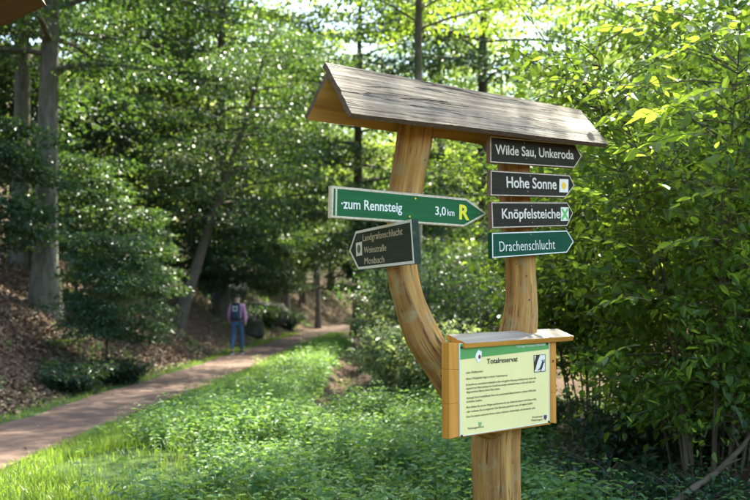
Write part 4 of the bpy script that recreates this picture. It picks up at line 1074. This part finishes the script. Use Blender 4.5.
fp('shield_charge', [(543.9, 416.2), (545.4, 416.0), (545.3, 417.8), (544.6, 418.7), (543.9, 418)], .0016, M['print_red'], None)
em = fp('emblem', [(475.6, 353.2), (477, 350.6), (478.2, 349.6), (478.9, 351), (480, 350.6), (480.9, 352), (480.8, 356), (479.8, 359), (479.6, 361.6), (477.4, 362.6), (476.2, 361.6), (476.2, 359.4), (474.6, 358.2), (474.8, 355.4)], .0010, M['print_white'])
flat_poly('emblem_spot', f, disc(f, f.uv(478.7, 356.8), .0105, .0125), E_ + .0016, M['print_red'], o, .0005)
pg = fp('pictogram', [(533.0, 355.2), (544.8, 354.2), (544.8, 371.2), (533.4, 372.6)], .0010, M['ink'])
fp('pictogram_ground', [(533.6, 355.7), (544.2, 354.8), (544.2, 370.7), (533.9, 371.9)], .0016, M['white'])
fp('falling_trunk', [(535.2, 355.5), (539.2, 355.1), (538.0, 358), (536.4, 362.0), (534.6, 369.2), (533.7, 370.2), (533.7, 362)], .0022, M['ink'])
fp('runner_torso', [(541.2, 361.6), (543, 362.4), (541.6, 366.6), (539.6, 366.2)], .0022, M['ink'])
fp('runner_leg', [(539.8, 365.6), (541.2, 366.2), (539.6, 369.2), (537, 370.6), (536.8, 369.8), (538.8, 368.2)], .0026, M['ink'])
fp('runner_leg', [(540.8, 366), (541.9, 366.2), (540.8, 369), (539.8, 371.2), (539.1, 370.9), (539.9, 368.8)], .0030, M['ink'])
fp('runner_arm', [(540.6, 360.0), (541.2, 359.6), (542, 361.2), (543.9, 361.8), (543.8, 362.8), (541.4, 362.2)], .0026, M['ink'])
flat_poly('runner_head', f, disc(f, f.uv(543.2, 360.3), .0055, .006), E_ + .0022, M['ink'], o, .0005)
for p in ((460.6, 347.6), (546.3, 343.7), (460.9, 436.0), (548.0, 421.8)):
    flat_poly('bolt', f, disc(f, f.uv(*p), .0075, .0075, 12), E_ + .004, M['bolt'], o, .004)
for p in ((553.0, 361), (553.0, 352)): flat_poly('bolt', f, disc(f, f.uv(*p), .0065, .0065, 12), .003, M['bolt'], o, .003) if p[1] > 355 else None
# small roof board of the information board
nb_ = ib.n if ib.n.y < 0 else -ib.n
bk0 = at(447.5, 334.6, 6.12); 
plr = Plane(bk0, AB); bk1 = plr.pt(551.8, 328.8)
fr0 = bk0 + nb_ * .135; fr0 = Vector((fr0.x, fr0.y, at(466, 343.3, fr0.y).z)); frp = Plane(fr0, AB)
fr0 = frp.pt(466, 343.3); fr1 = frp.pt(573.9, 336.3)
bk1 = plr.pt(556.5, 328.6)
rb = plank('roof_board', [bk0, bk1, fr1, fr0], .030, o, [M['case_top'], M['case'], M['case']], 30, 8, edge=.001, nrm=(0, 0, 1), wav=.0006)

# ------------------------------------------------------------------ shelter roof corner at the upper left
sh_ = empty('shelter', (-2.9, 5.6, 0)); tag(sh_, 'brown wooden shelter roof edge poking into the top-left corner', 'shelter')
q0, q1 = at(-150, 88, 5.6), at(44, -1, 5.6)
plank('roof_board', [q0, q1, q1 + Vector((.02, -1.3, .12)), q0 + Vector((.02, -1.3, .12))], .04, sh_, [M['roof_top'], M['shelter_wood'], M['end_grain']], 24, 8, nrm=(0, 0, 1))
pz = at(-105, 60, 5.7)
a = Acc(); V, Q, G = tube(np.array([(pz.x, 6.2, -.1), (pz.x, 6.2, 1.2), (pz.x, 6.2, pz.z + .25)]) - np.array(sh_.location), [.09, .085, .08], 14, .02); a.add(V, Q, 0, vec=G)
link('post', a.mesh('post', vec=True), [M['log']], sh_)

# ------------------------------------------------------------------ hiker
def skin(name, verts, edges, radii, mt, parent, sub=2, root=0):
    me = bpy.data.meshes.new(name); me.from_pydata(verts, edges, []); me.update()
    ob = link(name, me, [mt], parent)
    md = ob.modifiers.new('skin', 'SKIN'); md.use_smooth_shade = True
    sv = me.skin_vertices[0].data if me.skin_vertices else None
    if sv is None:
        bpy.context.view_layer.objects.active = ob; bpy.ops.mesh.customdata_skin_add(); sv = me.skin_vertices[0].data
    for i, r_ in enumerate(radii): sv[i].radius = r_ if isinstance(r_, tuple) else (r_, r_); sv[i].use_root = (i == root)
    s_ = ob.modifiers.new('sub', 'SUBSURF'); s_.levels = s_.render_levels = sub
    return ob
M['skin'] = plain('skin', (.42, .24, .17), .55)
M['hair'] = plain('dark_hair', (.035, .022, .016), .6, .3, .3, 60)
def shirt_mat():
    m, N, L, B = mat('checked_shirt')
    tc = N.new('ShaderNodeTexCoord').outputs['Object']
    w1 = N.new('ShaderNodeTexChecker'); w1.inputs['Scale'].default_value = 26; L.new(tc, w1.inputs['Vector'])
    w1.inputs['Color1'].default_value = (.36, .13, .25, 1); w1.inputs['Color2'].default_value = (.45, .26, .37, 1)
    L.new(w1.outputs[0], B.inputs['Base Color']); B.inputs['Roughness'].default_value = .85
    return m
M['shirt'] = shirt_mat(); M['jeans'] = plain('blue_jeans', (.055, .10, .18), .85, .2, .25, 25)
M['shoe'] = plain('dark_shoe', (.03, .028, .03), .6); M['sole'] = plain('pale_sole', (.6, .58, .55), .6)
M['pack'] = plain('navy_pack', (.018, .026, .06), .7, .3, .2, 40); M['pack_grey'] = plain('grey_pack_fabric', (.38, .40, .40), .7); M['pack_black'] = plain('black_strap', (.012, .012, .014), .7)
hk = Vector((tx(237.5, 31.8), 31.8, H(tx(237.5, 31.8), 31.8) + .02))
per = empty('person', tuple(hk), R(-6)); per.scale = (1.05,) * 3; tag(per, 'person walking away on the path in a pink checked shirt and blue jeans', 'person')
# +Y is the walking direction; left foot planted, right foot stepping forward
bv = [(0, 0, .95), (0, .01, 1.12), (0, .015, 1.30), (0, .01, 1.42), (0, .01, 1.49), (0, .03, 1.56), (0, .035, 1.63), (0, .03, 1.70),
      (-.17, .01, 1.40), (-.23, -.04, 1.14), (-.235, .05, .92), (-.225, .08, .84), (.17, .01, 1.40), (.225, .03, 1.14), (.235, .02, .90), (.23, .05, .82),
      (-.095, 0, .88), (-.10, -.02, .50), (-.105, -.24, .13), (-.105, -.17, .06), (.095, 0, .88), (.10, .13, .50), (.10, .19, .10), (.10, .28, .045)]
be = [(0, 1), (1, 2), (2, 3), (3, 4), (4, 5), (5, 6), (6, 7), (3, 8), (8, 9), (9, 10), (10, 11), (3, 12), (12, 13), (13, 14), (14, 15), (0, 16), (16, 17), (17, 18), (18, 19), (0, 20), (20, 21), (21, 22), (22, 23)]
br = [(.135, .10), (.135, .10), (.16, .11), (.11, .08), .055, (.075, .085), (.080, .098), (.055, .068), .058, .043, .034, (.03, .022), .058, .043, .034, (.03, .022), .085, .058, .04, .035, .085, .058, .04, .035]
skin('body', bv, be, br, M['skin'], per)
def grow(idx, mt, name, k, extra=None):
    mp = {j: i for i, j in enumerate(idx)}
    vs = [bv[j] for j in idx]; es = [(mp[a_], mp[b_]) for a_, b_ in be if a_ in mp and b_ in mp]
    rs = [tuple(x + k for x in (br[j] if isinstance(br[j], tuple) else (br[j], br[j]))) for j in idx]
    if extra: vs, rs = extra(vs, rs)
    return skin(name, vs, es, rs, mt, per)
grow([0, 1, 2, 3, 8, 9, 10, 12, 13, 14], M['shirt'], 'shirt', .014)
grow([0, 16, 17, 18, 20, 21, 22], M['jeans'], 'jeans', .012)
skin('hair', [(0, .005, 1.60), (0, .01, 1.67), (0, .025, 1.725)], [(0, 1), (1, 2)], [(.074, .070), (.085, .09), (.06, .072)], M['hair'], per)
for sx, y0 in ((-.105, -.23), (.10, .19)):
    s_ = skin('shoe', [(sx, y0 - .06, .055), (sx, y0 + .06, .05), (sx, y0 + .19, .035)], [(0, 1), (1, 2)], [(.05, .055), (.05, .045), (.045, .03)], M['shoe'], per)
    a = Acc(); an = np.arange(16) * np.pi / 8; rx = .052 * (1 + .1 * np.sin(an)); V = np.concatenate([np.stack([sx + rx * np.cos(an), y0 + .065 + .165 * np.sin(an), np.full(16, z_)], -1) for z_ in (-.012, .022)])
    j = np.arange(16); a.add(V, np.stack([j, (j + 1) % 16, (j + 1) % 16 + 16, j + 16], -1)); a.f += [j + 16, j[::-1]]; a.ft += [np.array([16], np.int32)] * 2; a.m += [np.array([0], np.int32)] * 2; a.attr += [np.array([.5], np.float32)] * 2
    sl = link('sole', a.mesh('sole', smooth=False), [M['sole']], s_)
bpk = empty('backpack', (hk.x, hk.y - .0, hk.z), R(-6)); bpk.scale = (1.05,) * 3; tag(bpk, 'dark navy backpack with grey webbing on the back of the hiker', 'backpack')
def rbox(name, c, h, mt, par, r=.03, taper=.85):
    me = bpy.data.meshes.new(name); V = []
    for z_, k in ((-1, 1), (1, taper)):
        for x_, y_ in ((-1, -1), (1, -1), (1, 1), (-1, 1)): V.append((c[0] + x_ * h[0] * k, c[1] + y_ * h[1] * (k if y_ < 0 else 1), c[2] + z_ * h[2]))
    me.from_pydata(V, [], [(3, 2, 1, 0), (4, 5, 6, 7), (0, 1, 5, 4), (1, 2, 6, 5), (2, 3, 7, 6), (3, 0, 4, 7)]); me.update()
    ob = link(name, me, [mt], par); b = ob.modifiers.new('bevel', 'BEVEL'); b.width = r; b.segments = 4
    for p in me.polygons: p.use_smooth = True
    return ob
rbox('main_bag', (0, -.20, 1.21), (.145, .085, .235), M['pack'], bpk, .05)
rbox('front_pocket', (0, -.295, 1.13), (.105, .03, .12), M['pack'], bpk, .022)
rbox('lid', (0, -.20, 1.455), (.12, .085, .03), M['pack_black'], bpk, .025)
for sx in (-.055, .055): rbox('webbing', (sx, -.295, 1.315), (.014, .012, .085), M['pack_grey'], bpk, .005)
rbox('webbing', (0, -.300, 1.36), (.075, .012, .015), M['pack_grey'], bpk, .005)
rbox('webbing', (0, -.318, 1.25), (.06, .012, .015), M['pack_grey'], bpk, .005)
for sx in (-1, 1):
    a = Acc(); V, Q, G = tube([(sx * .10, -.12, 1.44), (sx * .125, .0, 1.495), (sx * .13, .13, 1.40), (sx * .14, .14, 1.22), (sx * .15, -.02, 1.04), (sx * .13, -.13, 1.02)], .018, 6); a.add(V, Q, 0, vec=G)
    link('shoulder_strap', a.mesh('shoulder_strap', vec=True), [M['pack_black']], bpk)
a = Acc(); an = np.arange(13) * np.pi / 12 * 1.0
V, Q, G = tube(np.stack([.17 * np.cos(an * 2), .135 * np.sin(an * 2), np.full(13, 1.0)], -1), .02, 6); a.add(V, Q, 0, vec=G); link('hip_belt', a.mesh('hip_belt', vec=True), [M['pack_black']], bpk)
